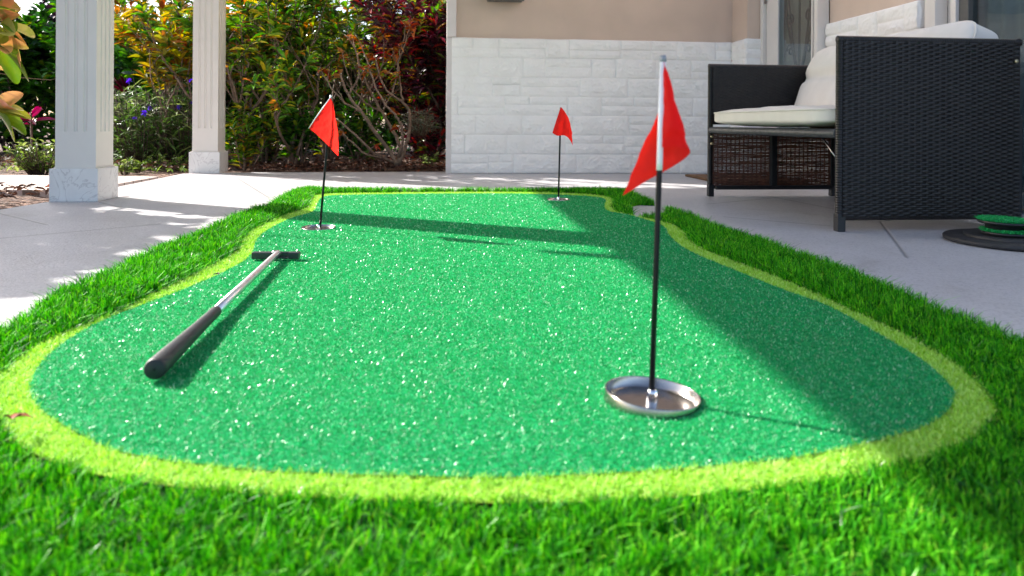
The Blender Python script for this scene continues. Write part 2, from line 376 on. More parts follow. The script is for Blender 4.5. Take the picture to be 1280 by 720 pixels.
def mk_ground():
    # one sheet to the horizon, finer near the beds, with little mounds of mulch
    n = 120
    gx = np.concatenate([[-400, -60, -20], np.linspace(-9, 4, n), [20, 60, 400]]); gy = np.concatenate([[-400, -60, -12], np.linspace(-4, 13, n), [30, 80, 600]])
    X, Y = np.meshgrid(gx, gy); Z = np.full_like(X, -0.03)
    for i in range(X.shape[0]):
        for j in range(X.shape[1]):
            x, y = X[i, j], Y[i, j]
            if -9 <= x <= 4 and -4 <= y <= 13:
                in_bed = 1.0 if (y > 5.35 + 0.1*x or x < -2.4) else 0.0
                Z[i, j] += in_bed * (0.045*max(0, mnoise.noise((x*1.3, y*1.3, 3.1))) + 0.02*abs(mnoise.noise((x*6, y*6, 1.0))))
                if x < -2.15 and 2.3 < y < 3.5: Z[i, j] += 0.03*max(0, min(1, (-2.15-x)*3))
    V = np.stack([X.ravel(), Y.ravel(), Z.ravel()], 1)
    a = np.arange(X.size).reshape(X.shape)
    q = np.stack([a[:-1, :-1].ravel(), a[:-1, 1:].ravel(), a[1:, 1:].ravel(), a[1:, :-1].ravel()], 1)
    o = mesh_np('ground', V, [q], M['mulch'], None, True); tag(o, kind='structure')
mk_ground()

pl = [at(-40, 268), at(0, 262), at(62, 252), at(147.5, 233.5), at(229, 217), at(283, 215.6), at(420, 215.0), at(556, 214.6)]
patio_pts = [(-1.62, -4.5)] + [(p.x, p.y) for p in pl[1:]] + [(-0.40, 5.45), (2.6, 5.75), (3.6, -4.5)]
patio = poly_mesh('patio', patio_pts, 0.0, M['patio'], thick=0.10); tag(patio, kind='structure')
path_pts = [(-2.17, 3.62), (-2.23, 4.55), (-6.8, 4.75), (-6.8, 3.75)]
pp = poly_mesh('path', path_pts, 0.008, M['pavers'], thick=0.08); tag(pp, kind='structure')

# ------------------------------------------------------------------ putting green
def smooth_poly(pts, n=6):
    """closed Catmull-Rom"""
    P = [Vector((p[0], p[1])) for p in pts]; k = len(P); out = []
    for i in range(k):
        p0, p1, p2, p3 = P[i-1], P[i], P[(i+1) % k], P[(i+2) % k]
        for s in range(n):
            t = s/n
            out.append(0.5*((2*p1) + (-p0+p2)*t + (2*p0-5*p1+4*p2-p3)*t*t + (-p0+3*p1-3*p2+p3)*t**3))
    return [(v.x, v.y) for v in out]

g_px = [(38, 482), (50, 455), (85, 424), (134, 398), (183, 379), (238, 358), (293, 333), (314, 317), (325, 294), (360, 274), (391, 264), (397, 253), (404, 246), (430, 243.6), (520, 242.3), (600, 241.8),
        (660, 242.2), (710, 243.8), (745, 246), (757, 249.5), (755.5, 258), (762, 264), (787, 268.6), (815.6, 277), (830, 283), (837, 294), (851, 307), (876, 320), (900, 330), (977, 361), (1035, 382), (1093, 414), (1152, 449),
        (1187, 481), (1193, 498), (1175, 522), (1128, 542), (1006, 569), (860, 584), (740, 592), (600, 596), (400, 591), (300, 585), (233, 578), (160, 566), (117, 551), (67, 523), (42, 500)]
l_px = [(-8, 500), (-4, 472), (45, 432), (100, 408), (153, 386), (214, 356), (275, 326), (298, 311), (305, 297), (321, 284), (355, 269), (383, 259), (388, 249), (396, 243.5), (425, 241.5), (520, 240.3), (600, 239.8),
        (660, 240.2), (715, 241.5), (750, 244.3), (765, 248), (768, 254.5), (766, 260), (774, 265), (799, 270.5), (820, 275), (842, 280.5), (856, 290), (862, 300), (877, 309.6), (900, 320), (977, 348), (1052, 382), (1122, 414), (1181, 446),
        (1227, 481), (1243, 507), (1233, 530), (1192, 558), (1122, 579), (1035, 596), (918, 611), (800, 620), (640, 625), (480, 622), (400, 618), (300, 612), (200, 602), (100, 585), (40, 562), (5, 534)]
PG = smooth_poly([at(x, y, ZG)[:2] for x, y in g_px], 5)
PL = smooth_poly([at(x, y, ZG)[:2] for x, y in l_px], 5)
HT = 0.030
t_out_r = [(500, 234), (640, 234), (700, 234), (775, 234), (800, 243), (822, 252), (848, 260), (900, 279), (965, 300), (1035, 323), (1140, 364), (1222, 393), (1280, 414)]
t_out_l = [(0, 398), (61, 363), (101, 346), (147, 330), (171, 315), (214, 299), (250, 286), (275, 273), (305, 262), (336, 252), (366, 236), (385, 233), (430, 233.5)]
tp = [at(x, y, HT)[:2] for x, y in t_out_l] + [at(x, y, HT)[:2] for x, y in t_out_r] + [(0.93, 0.92), (0.95, 0.5), (0.6, 0.36), (0.0, 0.32), (-0.6, 0.36), (-0.98, 0.55), (-0.95, 0.95)]
PT = smooth_poly(tp, 4)
HOLE = [at(x, y, 0.012)[:2] for x, y in [(786, 257.5), (800, 255.5), (818, 256), (834, 260), (832, 268.5), (812, 271), (793, 269)]]

def inside(poly, X, Y):
    poly = np.asarray(poly); res = np.zeros(len(X), dtype=bool); j = len(poly)-1
    for i in range(len(poly)):
        xi, yi = poly[i]; xj, yj = poly[j]
        c = ((yi > Y) != (yj > Y)) & (X < (xj-xi)*(Y-yi)/(yj-yi+1e-12)+xi)
        res ^= c; j = i
    return res

def edge_dist(poly, X, Y):
    poly = np.asarray(poly); d = np.full(len(X), 9.0)
    for i in range(len(poly)):
        a = poly[i-1]; b = poly[i]; ab = b-a; L2 = (ab**2).sum()+1e-12
        t = np.clip(((X-a[0])*ab[0]+(Y-a[1])*ab[1])/L2, 0, 1)
        d = np.minimum(d, np.hypot(X-a[0]-t*ab[0], Y-a[1]-t*ab[1]))
    return d

def scatter(poly, dens):
    """dens: (y, per cm2) knots, linear in between"""
    P = np.asarray(poly); x0, x1 = P[:, 0].min(), P[:, 0].max(); out = []
    ys = [d[0] for d in dens]; ds = [d[1] for d in dens]; st = 0.05
    for y0 in np.arange(ys[0], ys[-1], st):
        n = int((x1-x0)*st*1e4*np.interp(y0+st/2, ys, ds))
        X = RNG.uniform(x0, x1, n); Y = RNG.uniform(y0, y0+st, n); k = inside(poly, X, Y); out.append(np.stack([X[k], Y[k]], 1))
    return np.concatenate(out)

def blades(P, z, h, w, lean, curl, seg=2, hvar=0.3, dirbias=None):
    n = len(P)
    hh = h*(1+RNG.uniform(-hvar, hvar, n)) if np.isscalar(h) else h*(1+RNG.uniform(-hvar, hvar, n))
    ww = (w if np.isscalar(w) else w)*RNG.uniform(0.75, 1.25, n)
    ya = RNG.uniform(0, 2*math.pi, n); la = RNG.uniform(0, 2*math.pi, n)
    ld = np.stack([np.cos(la), np.sin(la)], 1)
    if dirbias is not None: ld = ld + dirbias
    ll = np.minimum(np.abs(RNG.normal(0, 1, n)), 1.7)*lean; cc = RNG.uniform(-0.3, 1.0, n)*curl
    wd = np.stack([np.cos(ya), np.sin(ya)], 1)
    V = np.zeros((n, (seg+1)*2, 3))
    for s in range(seg+1):
        t = s/seg
        off = ld*((ll*t+cc*t*t)*hh)[:, None]
        zz = z+hh*t*np.sqrt(np.clip(1-(0.55*np.minimum(ll+np.abs(cc)*t, 1.5))**2, 0.12, 1))
        wt = ww*(1.0-0.75*t**2)*0.5
        for k, sg in enumerate((-1, 1)):
            V[:, s*2+k, 0] = P[:, 0]+off[:, 0]+sg*wt*wd[:, 0]; V[:, s*2+k, 1] = P[:, 1]+off[:, 1]+sg*wt*wd[:, 1]; V[:, s*2+k, 2] = zz
    base = (np.arange(n)*(seg+1)*2)[:, None]
    Fq = np.concatenate([base+np.array([[2*s, 2*s+1, 2*s+3, 2*s+2]]) for s in range(seg)])
    return V.reshape(-1, 3), Fq

green = empty('putting_green', (0, 2.0, 0), label='kidney shaped artificial putting green with lime collar and tall turf border on the patio', cat='putting green')
def local(o, parent):            # keep world coordinates while parented
    o.parent = parent; o.matrix_parent_inverse = Matrix.Translation(parent.location).inverted() if parent.rotation_euler.z == 0 else parent.matrix_basis.inverted()

cup_def = [((815, 499), 0.0605, 'near'), ((398, 285), 0.0545, 'left'), ((698, 249.6), 0.052, 'far')]
cup_xy = [at(*c[0], ZG) for c in cup_def]
def holed(name, pts, z, mat):
    bm = bmesh.new(); es = []
    loops = [list(pts)]+[[(c.x+(d[1]+0.0008)*math.cos(a), c.y+(d[1]+0.0008)*math.sin(a)) for a in np.linspace(0, 2*math.pi, 40, endpoint=False)] for c, d in zip(cup_xy, cup_def)]
    for lp in loops:
        vs = [bm.verts.new((p[0], p[1], z)) for p in lp]
        es += [bm.edges.new((vs[i-1], vs[i])) for i in range(len(vs))]
    bmesh.ops.triangle_fill(bm, edges=es, use_beauty=True)
    for f_ in bm.faces:
        if f_.normal.z < 0: f_.normal_flip()
    me = bpy.data.meshes.new(name); bm.to_mesh(me); bm.free(); return link(name, me, mat)
tb = holed('turf_backing', PT, 0.002, M['turf_base']); local(tb, green)
# cut of the turf hole: the backing there is hidden by a bare patch of the slab
lb = holed('lime_backing', PL, 0.0072, M['lime_base']); local(lb, green)
gb = holed('putting_surface', PG, ZG, M['green_base']); local(gb, green)

# cups: centre px, radius, tilt
cup_def = [((815, 499), 0.0605, 'near'), ((398, 285), 0.0545, 'left'), ((698, 249.6), 0.052, 'far')]
cup_xy = [at(*c[0], ZG) for c in cup_def]

P = scatter(PG, [(0.6, 32), (0.9, 27), (1.3, 17), (1.8, 10), (2.6, 6), (3.9, 4)])
for c, d in zip(cup_xy, cup_def):
    P = P[np.hypot(P[:, 0]-c.x, P[:, 1]-c.y) > d[1]+0.002]
ws = np.clip(0.0011*P[:, 1]/1.0, 0.0010, 0.0026)
V, Fq = blades(P, ZG-0.001, 0.0040, ws, 1.1, 0.9, seg=2, hvar=0.4)
o = mesh_np('putting_pile', V, [Fq], M['green_fibre']); local(o, green); tag(o, kind='stuff')

P = scatter(PL, [(0.5, 28), (1.0, 20), (1.6, 12), (2.4, 7), (4.0, 5)])
P = P[~inside(PG, P[:, 0], P[:, 1])]
ws = np.clip(0.0014*P[:, 1]/1.0, 0.0012, 0.0026)
V, Fq = blades(P, 0.007, 0.0065, ws, 0.9, 0.8, seg=2, hvar=0.4)
o = mesh_np('lime_collar', V, [Fq], M['lime_fibre']); local(o, green); tag(o, kind='stuff')

TN = 6
PC = scatter(PT, [(0.3, 3.6), (0.8, 3.2), (1.3, 2.5), (2.2, 1.8), (4.1, 1.4)])       # tufts
P = np.repeat(PC, TN, axis=0); oa = RNG.uniform(0, 2*math.pi, len(P)); orr = np.abs(RNG.normal(0, 0.0019, len(P)))*np.clip(P[:, 1]/1.2, 1, 1.8)
OD = np.stack([np.cos(oa), np.sin(oa)], 1); P = P+OD*orr[:, None]
km = ~inside(PL, P[:, 0], P[:, 1]) & ~inside(HOLE, P[:, 0], P[:, 1]) & inside(PT, P[:, 0], P[:, 1])
P, OD = P[km], OD[km]
de = edge_dist(PT, P[:, 0], P[:, 1]); dl = edge_dist(PL, P[:, 0], P[:, 1])
nz = np.array([mnoise.noise((x*28, y*28, 0.3)) + 0.6*mnoise.noise((x*70, y*70, 5.3)) for x, y in P])
keep = RNG.uniform(0, 1, len(P)) < np.clip(0.85+0.9*nz, 0.15, 1)
P, de, dl, nz, OD = P[keep], de[keep], dl[keep], nz[keep], OD[keep]
hs = (0.0165+0.0105*np.clip((P[:, 1]-0.8)/0.7, 0, 1))*(1+0.22*nz)*np.clip(0.65+dl*14, 0.6, 1.0)
ws = np.clip(0.0015+0.0005*(P[:, 1]-0.7), 0.0014, 0.0028)
V, Fq = blades(P, 0.002, hs*1.04, ws*1.12, 0.22, 0.75, seg=3, hvar=0.26, dirbias=OD*0.9)
o = mesh_np('turf_border', V, [Fq], M['turf_blade']); local(o, green); tag(o, kind='stuff')
hp = poly_mesh('bare_patch', HOLE, 0.0075, M['patio']); local(hp, green)

# ------------------------------------------------------------------ cups and flags
def make_cup(c, r, name, label, h_out, depth, tilt):
    e = empty(name, (c.x, c.y, ZG), label=label, cat='golf hole', group='metal cups in the putting green')
    e.rotation_euler = tilt
    bm = bmesh.new(); t = 0.0016
    lathe(bm, [(r, -0.006), (r, h_out-0.001), (r-0.0005, h_out), (r-t, h_out), (r-t-0.0004, h_out-0.001), (r-t-0.001, -depth+0.003), (r-t-0.004, -depth)], 64)
    from_bm('rim', bm, M['steel'], e, True)
    bm = bmesh.new(); lathe(bm, [(r-0.003, -depth), (r*0.5, -depth+0.0008), (0.010, -depth+0.001), (0, -depth+0.001)], 48)
    from_bm('cup_floor', bm, M['steel'], e, True)
    bm = bmesh.new(); lathe(bm, [(0.0075, -depth), (0.0068, -depth+0.012), (0.0058, -depth+0.016), (0.004, -depth+0.0165)], 24)
    from_bm('ferrule', bm, M['chrome'], e, True)
    return e
make_cup(cup_xy[0], 0.0605, 'golf_cup', 'nearest metal cup, its shiny rim tilted up out of the green', 0.0092, 0.0034, (R(-1.0), R(4.2), 0))
make_cup(cup_xy[1], 0.0545, 'golf_cup', 'metal cup in the green between the putter head and the column shadow', 0.0035, 0.004, (R(1.5), R(0.5), 0))
make_cup(cup_xy[2], 0.052, 'golf_cup', 'farthest metal cup, in the shaded end of the green near the stone wall', 0.003, 0.003, (R(1.0), 0, 0))

def cloth(name, panels, mat, parent):
    """panels: list of grids of points (rows x cols); welded and subdivided"""
    bm = bmesh.new()
    for grid in panels:
        vs = [[bm.verts.new(p) for p in row] for row in grid]
        for a, b in zip(vs, vs[1:]):
            for i in range(len(a)-1): bm.faces.new((a[i], a[i+1], b[i+1], b[i]))
    bmesh.ops.remove_doubles(bm, verts=bm.verts[:], dist=1e-5)
    o = from_bm(name, bm, mat, None, True)
    s = o.modifiers.new('sub', 'SUBSURF'); s.levels = s.render_levels = 4; s.boundary_smooth = 'PRESERVE_CORNERS'
    tx = bpy.data.textures.new('cloth_folds', 'CLOUDS'); tx.noise_scale = 0.028; tx.noise_depth = 2
    dm = o.modifiers.new('folds', 'DISPLACE'); dm.texture = tx; dm.strength = 0.007; dm.mid_level = 0.5; dm.texture_coords = 'LOCAL'
    local(o, parent); return o

def flagpole(base, top, r, white_from, label, sleeve_r=None):
    e = empty('golf_flag', tuple(base), label=label, cat='golf flag', group='red flags standing in the cups')
    d = top-base
    p = tube('pole', [base+Vector((0, 0, 0.002)), base+d*0.3, base+d*0.7, base+d*0.995], r, M['pole_black'], None, 14); local(p, e)
    s = tube('sleeve', [base+d*white_from, base+d*(white_from+0.03), base+d*0.99], sleeve_r or r*1.10, M['white_plastic'], None, 14); local(s, e)
    c = tube('cap', [base+d*0.985, base+d*0.995, base+d*1.004], [r*1.2, r*1.2, r*1.0], M['grey_plastic'], None, 14); local(c, e)
    return e

# near flag
Y0 = cup_xy[0].y
b0 = dp(814.5, 494, Y0); t0 = dp(829, 71, Y0)
f = flagpole(b0, t0, 0.0036, 0.665, 'nearest red flag, tallest in view, on a black pole in the tilted cup')
Hh = [dp(x, y, Y0-0.0055) for x, y in [(829.5, 77), (829.5, 112), (828.5, 150), (828, 184)]]
Mm = [dp(x, y, Y0-d) for x, y, d in [(830.5, 77, .006), (836, 112, .013), (841, 150, .017), (846, 183, .015)]]
Ff = [dp(x, y, Y0-d) for x, y, d in [(832, 77, .005), (844, 114, .009), (856, 152, .010), (868, 187, .008)]]
Bb = [dp(x, y, Y0+d) for x, y, d in [(830.5, 90, .006), (838, 128, .008), (846, 168, .010), (854, 201, .010)]]
Cc = [dp(x, y, Y0+d) for x, y, d in [(828.5, 118, .007), (828, 150, .013), (829, 184, .012), (831, 214, .010)]]
Dd = [dp(x, y, Y0+d) for x, y, d in [(824, 138, .007), (815, 165, .010), (810, 196, .012), (806, 227, .012)]]
Ee = [dp(x, y, Y0+d) for x, y, d in [(821, 146, .006), (806, 176, .004), (792, 212, .006), (779, 245, .008)]]
cloth('flag_cloth', [[Hh, Mm, Ff, Bb, Cc, Dd, Ee]], M['flag_red'], f)

# left flag
Y1 = cup_xy[1].y
b1 = dp(400, 286, Y1); t1 = dp(413.5, 121.5, Y1)
f = flagpole(b1, t1, 0.0038, 0.985, 'red flag left of centre, casting its shadow on the sunlit green')
g = [[dp(x, y, Y1+d) for x, y, d in row] for row in [
    [(413.5, 121, -.006), (405, 134, -.012), (395, 148, -.014), (386.5, 160.5, -.010)],
    [(414, 122, -.006), (408, 141, -.018), (402, 156, -.022), (396, 168, -.018)],
    [(414.5, 123, -.006), (413, 146, -.016), (411.5, 164, -.016), (410.5, 182, -.010)],
    [(415.5, 126, -.004), (417, 148, -.006), (418, 170, -.004), (416.5, 189, -.002)],
    [(416, 128, .0), (419.5, 150, .006), (424, 178, .010), (422.5, 195, .012)]]]
cloth('flag_cloth', [g], M['flag_red'], f)
hm = tube('hem', [dp(414, 120.5, Y1-.006), dp(404.5, 133.5, Y1-.013), dp(394.5, 147.5, Y1-.015), dp(386, 160.5, Y1-.011)], [.0013, .0018, .0018, .0013], M['white_plastic'], None, 8); local(hm, f)

# far flag
Y2 = cup_xy[2].y
b2 = dp(698, 250, Y2); t2 = dp(701, 134.5, Y2)
f = flagpole(b2, t2, 0.0040, 0.70, 'farthest and smallest red flag, standing before the white stone wall')
g = [[dp(x, y, Y2+d) for x, y, d in row] for row in [
    [(701, 134, -.006), (697, 145, -.012), (693.5, 156, -.016), (690.5, 166, -.014)],
    [(701.5, 134.5, -.007), (700, 147, -.020), (698.5, 160, -.024), (697, 171, -.018)],
    [(702.5, 135, -.007), (704.5, 147, -.014), (705, 158, -.012), (704, 168, -.004)],
    [(704, 137, -.004), (708.5, 148, -.004), (711, 160, .0), (711.5, 172, .006)],
    [(706, 139, .0), (712, 150, .008), (715, 164, .012), (716, 182, .016)]]]
cloth('flag_cloth', [g], M['flag_red'], f)

# ------------------------------------------------------------------ putter
def make_putter():
    gb_ = at(193, 475, ZG+0.004); gz = ZG+0.004
    A = Vector((gb_.x, gb_.y, gz+0.0142)); 
    hb = at(346, 324, ZG+0.004); B = Vector((hb.x, hb.y+0.004, gz+0.014))
    e = empty('golf_putter', (A.x, A.y, ZG), label='black gripped putter with steel shaft lying on the green', cat='putter')
    d = (B-A); L = d.length; u = d.normalized(); G = 0.30
    prof = [(0, .0), (0.0, .0132), (.002, .0142), (.006, .0145), (.05, .0140), (.14, .0118), (.22, .0102), (G-.004, .0096), (G, .0090)]
    pts = [A+u*s for s, r in prof[1:]]; rr = [r for s, r in prof[1:]]
    pts = [A+u*0.0]+[A+u*(s+1e-4) for s, r in prof[2:]]
    g_ = tube('grip', pts, rr, M['grip_rubber'], None, 28); local(g_, e)
    cap = tube('grip_cap', [A-u*0.0012, A+u*0.0005], [0.0128, 0.0138], M['black_rubber'], None, 28); local(cap, g_) if False else local(cap, e)
    vent = tube('vent_hole', [A-u*0.0018, A-u*0.0010], [0.0016, 0.0016], M['pole_black'], None, 12); local(vent, e)
    sh = tube('shaft', [A+u*(G-0.01), A+u*(L*0.6), A+u*(L-0.012), B+Vector((0.002, -0.001, 0))], [.0082, .0078, .0072, .0070], M['shaft_steel'], None, 20); local(sh, e)
    # head: a two way bar with a cavity on one side of the neck
    bm = bmesh.new()
    box(bm, -0.058, 0.008, -0.011, 0.011, 0, 0.0165, 0.002)
    box(bm, 0.007, 0.036, 0.000, 0.0108, 0.0004, 0.0160, 0.0015)
    box(bm, 0.034, 0.060, -0.011, 0.011, 0, 0.0165, 0.002)
    box(bm, 0.006, 0.036, -0.0108, 0.002, 0.0004, 0.0050, 0.001)
    hd = from_bm('head', bm, M['gunmetal'], e); hd.location = (B.x-A.x-0.006, B.y-A.y+0.006, 0.004); hd.rotation_euler = (0, 0, R(2))
    bm = bmesh.new(); lathe(bm, [(0.0, 0.014), (0.010, 0.014), (0.010, 0.0185), (0.008, 0.0205), (0, 0.021)], 24)
    hs_ = from_bm('hosel', bm, M['chrome'], e, True); hs_.location = hd.location
make_putter()

# ------------------------------------------------------------------ porch columns
def make_column(px_l, px_r, py, label):
    A = at(px_l, py); B = at(px_r, py); w = 0.205
    c = (A+B)/2 + E2*(w/2)
    e = empty('porch_column', (c.x, c.y, 0), TH, label=label, cat='column', group='white fluted porch columns')
    bm = bmesh.new(); box(bm, -w/2, w/2, -w/2, w/2, 0, 0.146, 0.003)
    from_bm('pedestal', bm, M['marble'], e)
    s = w/2-0.017; zt = 2.12; zf = 0.31
    bm = bmesh.new(); box(bm, -s, s, -s, s, 0.146, zf, 0.0)
    box(bm, -s-0.004, s+0.004, -s-0.004, s+0.004, 0.146, 0.152, 0.001)
    # fluted upper part: cross section with three rounded grooves per face
    prof = []
    def face():
        out = [(-s, -s)]
        for cxx in (-0.040, 0.0, 0.040):
            g = 0.0085
            for k in range(7):
                a = math.pi*k/6
                out.append((cxx-g*math.cos(a), -s+0.008*math.sin(a)))
        return out
    f0 = face()
    for q in range(4):
        ca, sa = math.cos(q*math.pi/2), math.sin(q*math.pi/2)
        prof += [(x*ca-y*sa, x*sa+y*ca) for x, y in f0]
    lo = [bm.verts.new((x, y, zf)) for x, y in prof]; hi = [bm.verts.new((x, y, zt)) for x, y in prof]
    n = len(prof)
    for i in range(n):
        j = (i+1) % n; bm.faces.new((lo[i], lo[j], hi[j], hi[i]))
    bm.faces.new(hi); bm.faces.new(lo[::-1])
    from_bm('shaft', bm, M['shutter_white'], e)
make_column(62, 121, 252.4, 'nearer, larger white fluted column on a marble pedestal at the left')
make_column(235, 275, 216.6, 'farther white fluted column at the corner of the planting bed')

# ------------------------------------------------------------------ house
HO = at(561, 217)
house = empty('house', (HO.x, HO.y, 0), TH, label='tan stucco house wall with white stone base, glazed door and side window', cat='house')

def stone_field(name, L, H, seed, parent, M4, y_of=lambda *_: 0.0, top_rag=0.004):
    """rock faced blocks of uneven size, one height field; local plane x along, z up, front is -y"""
    rg = random.Random(seed)
    blocks = []          # x0,x1,z0,z1,amp,tilt
    z = 0.0; ch = H/7
    for r_ in range(7):
        h = ch
        x = -rg.uniform(0, 0.25)
        while x < L:
            w = rg.uniform(0.16, 0.46)
            if rg.random() < 0.4:
                sp = rg.uniform(0.38, 0.62)*h
                blocks.append((x, x+w, z, z+sp)); 
                if rg.random() < 0.5:
                    m_ = x+w*rg.uniform(0.35, 0.65); blocks.append((x, m_, z+sp, z+h)); blocks.append((m_, x+w, z+sp, z+h))
                else: blocks.append((x, x+w, z+sp, z+h))
            else: blocks.append((x, x+w, z, z+h))
            x += w
        z += h
    st = 0.0055
    nx = max(2, int(L/st)); nz_ = max(2, int(H/st))
    xs = np.linspace(0, L, nx); zs = np.linspace(0, H, nz_)
    X, Z = np.meshgrid(xs, zs); D = np.zeros_like(X)
    NZ = np.zeros_like(X)
    for i in range(nz_):
        for j in range(nx):
            x_, z_ = xs[j], zs[i]
            a = mnoise.noise((x_*11, z_*16, seed)); b_ = mnoise.noise((x_*30+a*1.2, z_*38, seed+4)); c_ = mnoise.noise((x_*75, z_*80, seed+9))
            NZ[i, j] = 0.55*a+0.45*abs(b_)*1.4+0.18*c_
    for bi, (x0, x1, z0, z1) in enumerate(blocks):
        jx = (xs >= x0) & (xs < x1); jz = (zs >= z0-1e-9) & (zs <= z1)
        if not jx.any() or not jz.any(): continue
        sub = np.ix_(jz, jx)
        dx = np.minimum(X[sub]-x0, x1-X[sub]); dz = np.minimum(Z[sub]-z0, z1-Z[sub]); d = np.minimum(dx, dz)
        pf = np.clip(d/0.006, 0, 1)**0.6; pil = np.clip(d/0.045, 0, 1)
        D[sub] = -0.010*(1-pf) + rg.uniform(0, 0.004) + pf*(0.005*pil + 0.0125*NZ[sub]*np.clip(0.35+pil, 0, 1))
    V = np.stack([X.ravel(), -D.ravel(), Z.ravel()], 1)
    V[:, 2] += np.where(np.isclose(V[:, 2], H), np.array([top_rag*mnoise.noise((x*6, 0, seed)) for x in X.ravel()]), 0)
    a = np.arange(X.size).reshape(X.shape)
    q = np.stack([a[:-1, :-1].ravel(), a[:-1, 1:].ravel(), a[1:, 1:].ravel(), a[1:, :-1].ravel()], 1)
    # close the top and sides back into the wall
    nv = len(V); tops = a[-1, :]; lft = a[:, 0]; rgt = a[:, -1]
    extra = []; fq = [q]
    def skirt(ids, flip):
        nonlocal nv
        e_ = V[ids].copy(); e_[:, 1] = 0.045; extra.append(e_)
        n2 = nv+np.arange(len(ids)); nv += len(ids)
        qq = np.stack([ids[:-1], n2[:-1], n2[1:], ids[1:]], 1)
        fq.append(qq[:, ::-1] if flip else qq)
    skirt(tops, True); skirt(lft, True); skirt(rgt, False)
    V = np.concatenate([V]+extra)
    V = np.array([tuple(M4 @ Vector(v)) for v in V])
    return mesh_np(name, V, fq, M['stone'], parent, False)

SH = 0.967
stone_field('stone_base', 2.055, SH, 3, house, Matrix.Translation((0.015, 0, 0)))
# pier: face looking left then face looking at the camera
stone_field('stone_pier', 0.235, SH, 5, house, Matrix.Translation((2.07, -0.012, 0)) @ Matrix.Rotation(R(-90), 4, 'Z'))
stone_field('stone_pier', 0.115, SH, 8, house, Matrix.Translation((2.072, -0.25, 0)))
stone_field('stone_side', 0.83, SH, 12, house, Matrix.Translation((2.228, -1.03, 0)) @ Matrix.Rotation(R(-90), 4, 'Z'))
stone_field('stone_side', 0.10, SH, 14, house, Matrix.Translation((2.230, -1.862, 0)))

bm = bmesh.new()
box(bm, 0.03, 2.10, 0.03, 0.20, SH-0.02, 2.62)        # front stucco
box(bm, 2.14, 2.60, 0.03, 0.20, 0.0, 2.62)
from_bm('stucco_wall', bm, M['stucco'], house)
bm = bmesh.new(); box(bm, 2.085, 2.20, -0.235, 0.029, SH-0.02, 2.62); from_bm('stucco_pier', bm, M['stucco'], house)
bm = bmesh.new(); box(bm, 2.253, 2.42, -1.845, -1.02, SH-0.02, 2.62); from_bm('stucco_wall', bm, M['stucco'], house)
bm = bmesh.new(); box(bm, 2.17, 2.42, -1.02, -0.2, 2.02, 2.62); box(bm, 2.30, 2.42, -3.6, -1.85, 2.02, 2.62); from_bm('stucco_lintel', bm, M['stucco'], house)
bm = bmesh.new(); box(bm, 0.0, 0.16, 0.05, 3.0, 0, 2.62); from_bm('side_wall', bm, M['stucco'], house)
bm = bmesh.new(); box(bm, -0.022, 0.040, 0.012, 0.06, 0.0, SH, 0.002); box(bm, -0.022, 0.046, -0.008, 0.06, SH+0.002, 2.60, 0.003); from_bm('corner_trim', bm, M['trim_pink'], house)
bm = bmesh.new(); box(bm, 0.0, 0.03, -0.004, 0.012, SH-0.012, SH-0.011); bm.free()
# roof over the porch; its left eave throws the long shade on the green
def roof():
    hgt = 2.14
    sh = hgt/math.tan(EL); dx, dy = -SUNH.x*sh, -SUNH.y*sh
    q = lambda px, py: (lambda p: (p.x+dx, p.y+dy))(at(px, py, ZG))
    a = q(1090, 555); b = q(783, 324); c = q(675, 244)
    # eave line through a and c, carried on both ways
    ux, uy = (c[0]-a[0]), (c[1]-a[1]); L = math.hypot(ux, uy); ux /= L; uy /= L
    e0 = (a[0]-ux*0.55, a[1]-uy*0.55); ytop = 4.04+dy
    t = (ytop-a[1])/uy; e1 = (a[0]+ux*t, ytop)
    pts = [e1, (HO.x-0.02, ytop+0.06), (HO.x-0.02, HO.y+0.25), (0.50, HO.y+0.08), (0.50, e0[1]-0.05), (-0.95, e0[1]-0.03), (-0.95, 0.4), (a[0]-ux*((a[1]-0.35)/uy), 0.35)]
    bm = bmesh.new(); lo = [bm.verts.new((x, y, hgt)) for x, y in pts]; hi = [bm.verts.new((x, y, hgt+0.14)) for x, y in pts]
    n = len(pts); bm.faces.new(lo[::-1]); bm.faces.new(hi)
    for i in range(n): bm.faces.new((lo[i], lo[(i+1) % n], hi[(i+1) % n], hi[i]))
    bmesh.ops.triangulate(bm, faces=[f_ for f_ in bm.faces if len(f_.verts) > 4])
    o = from_bm('porch_roof', bm, M['soffit']); local(o, house)
    o.parent = house; o.matrix_parent_inverse = house.matrix_basis.inverted()
    # unseen plate added past the eave, shaped to cast a wedge of shade
    p0 = q(668, 312.5); p1 = q(760, 318); p2 = q(785, 325); p3 = q(690, 317.5)
    bm = bmesh.new(); lo = [bm.verts.new((x, y, hgt+0.002)) for x, y in (p0, p1, p2, p3)]; hi = [bm.verts.new((x, y, hgt+0.03)) for x, y in (p0, p1, p2, p3)]
    bm.faces.new(lo[::-1]); bm.faces.new(hi)
    for i in range(4): bm.faces.new((lo[i], lo[(i+1) % 4], hi[(i+1) % 4], hi[i]))
    o = from_bm('eave_shade_plate', bm, M['soffit']); o.parent = house; o.matrix_parent_inverse = house.matrix_basis.inverted()
bpy.context.view_layer.update()
roof()

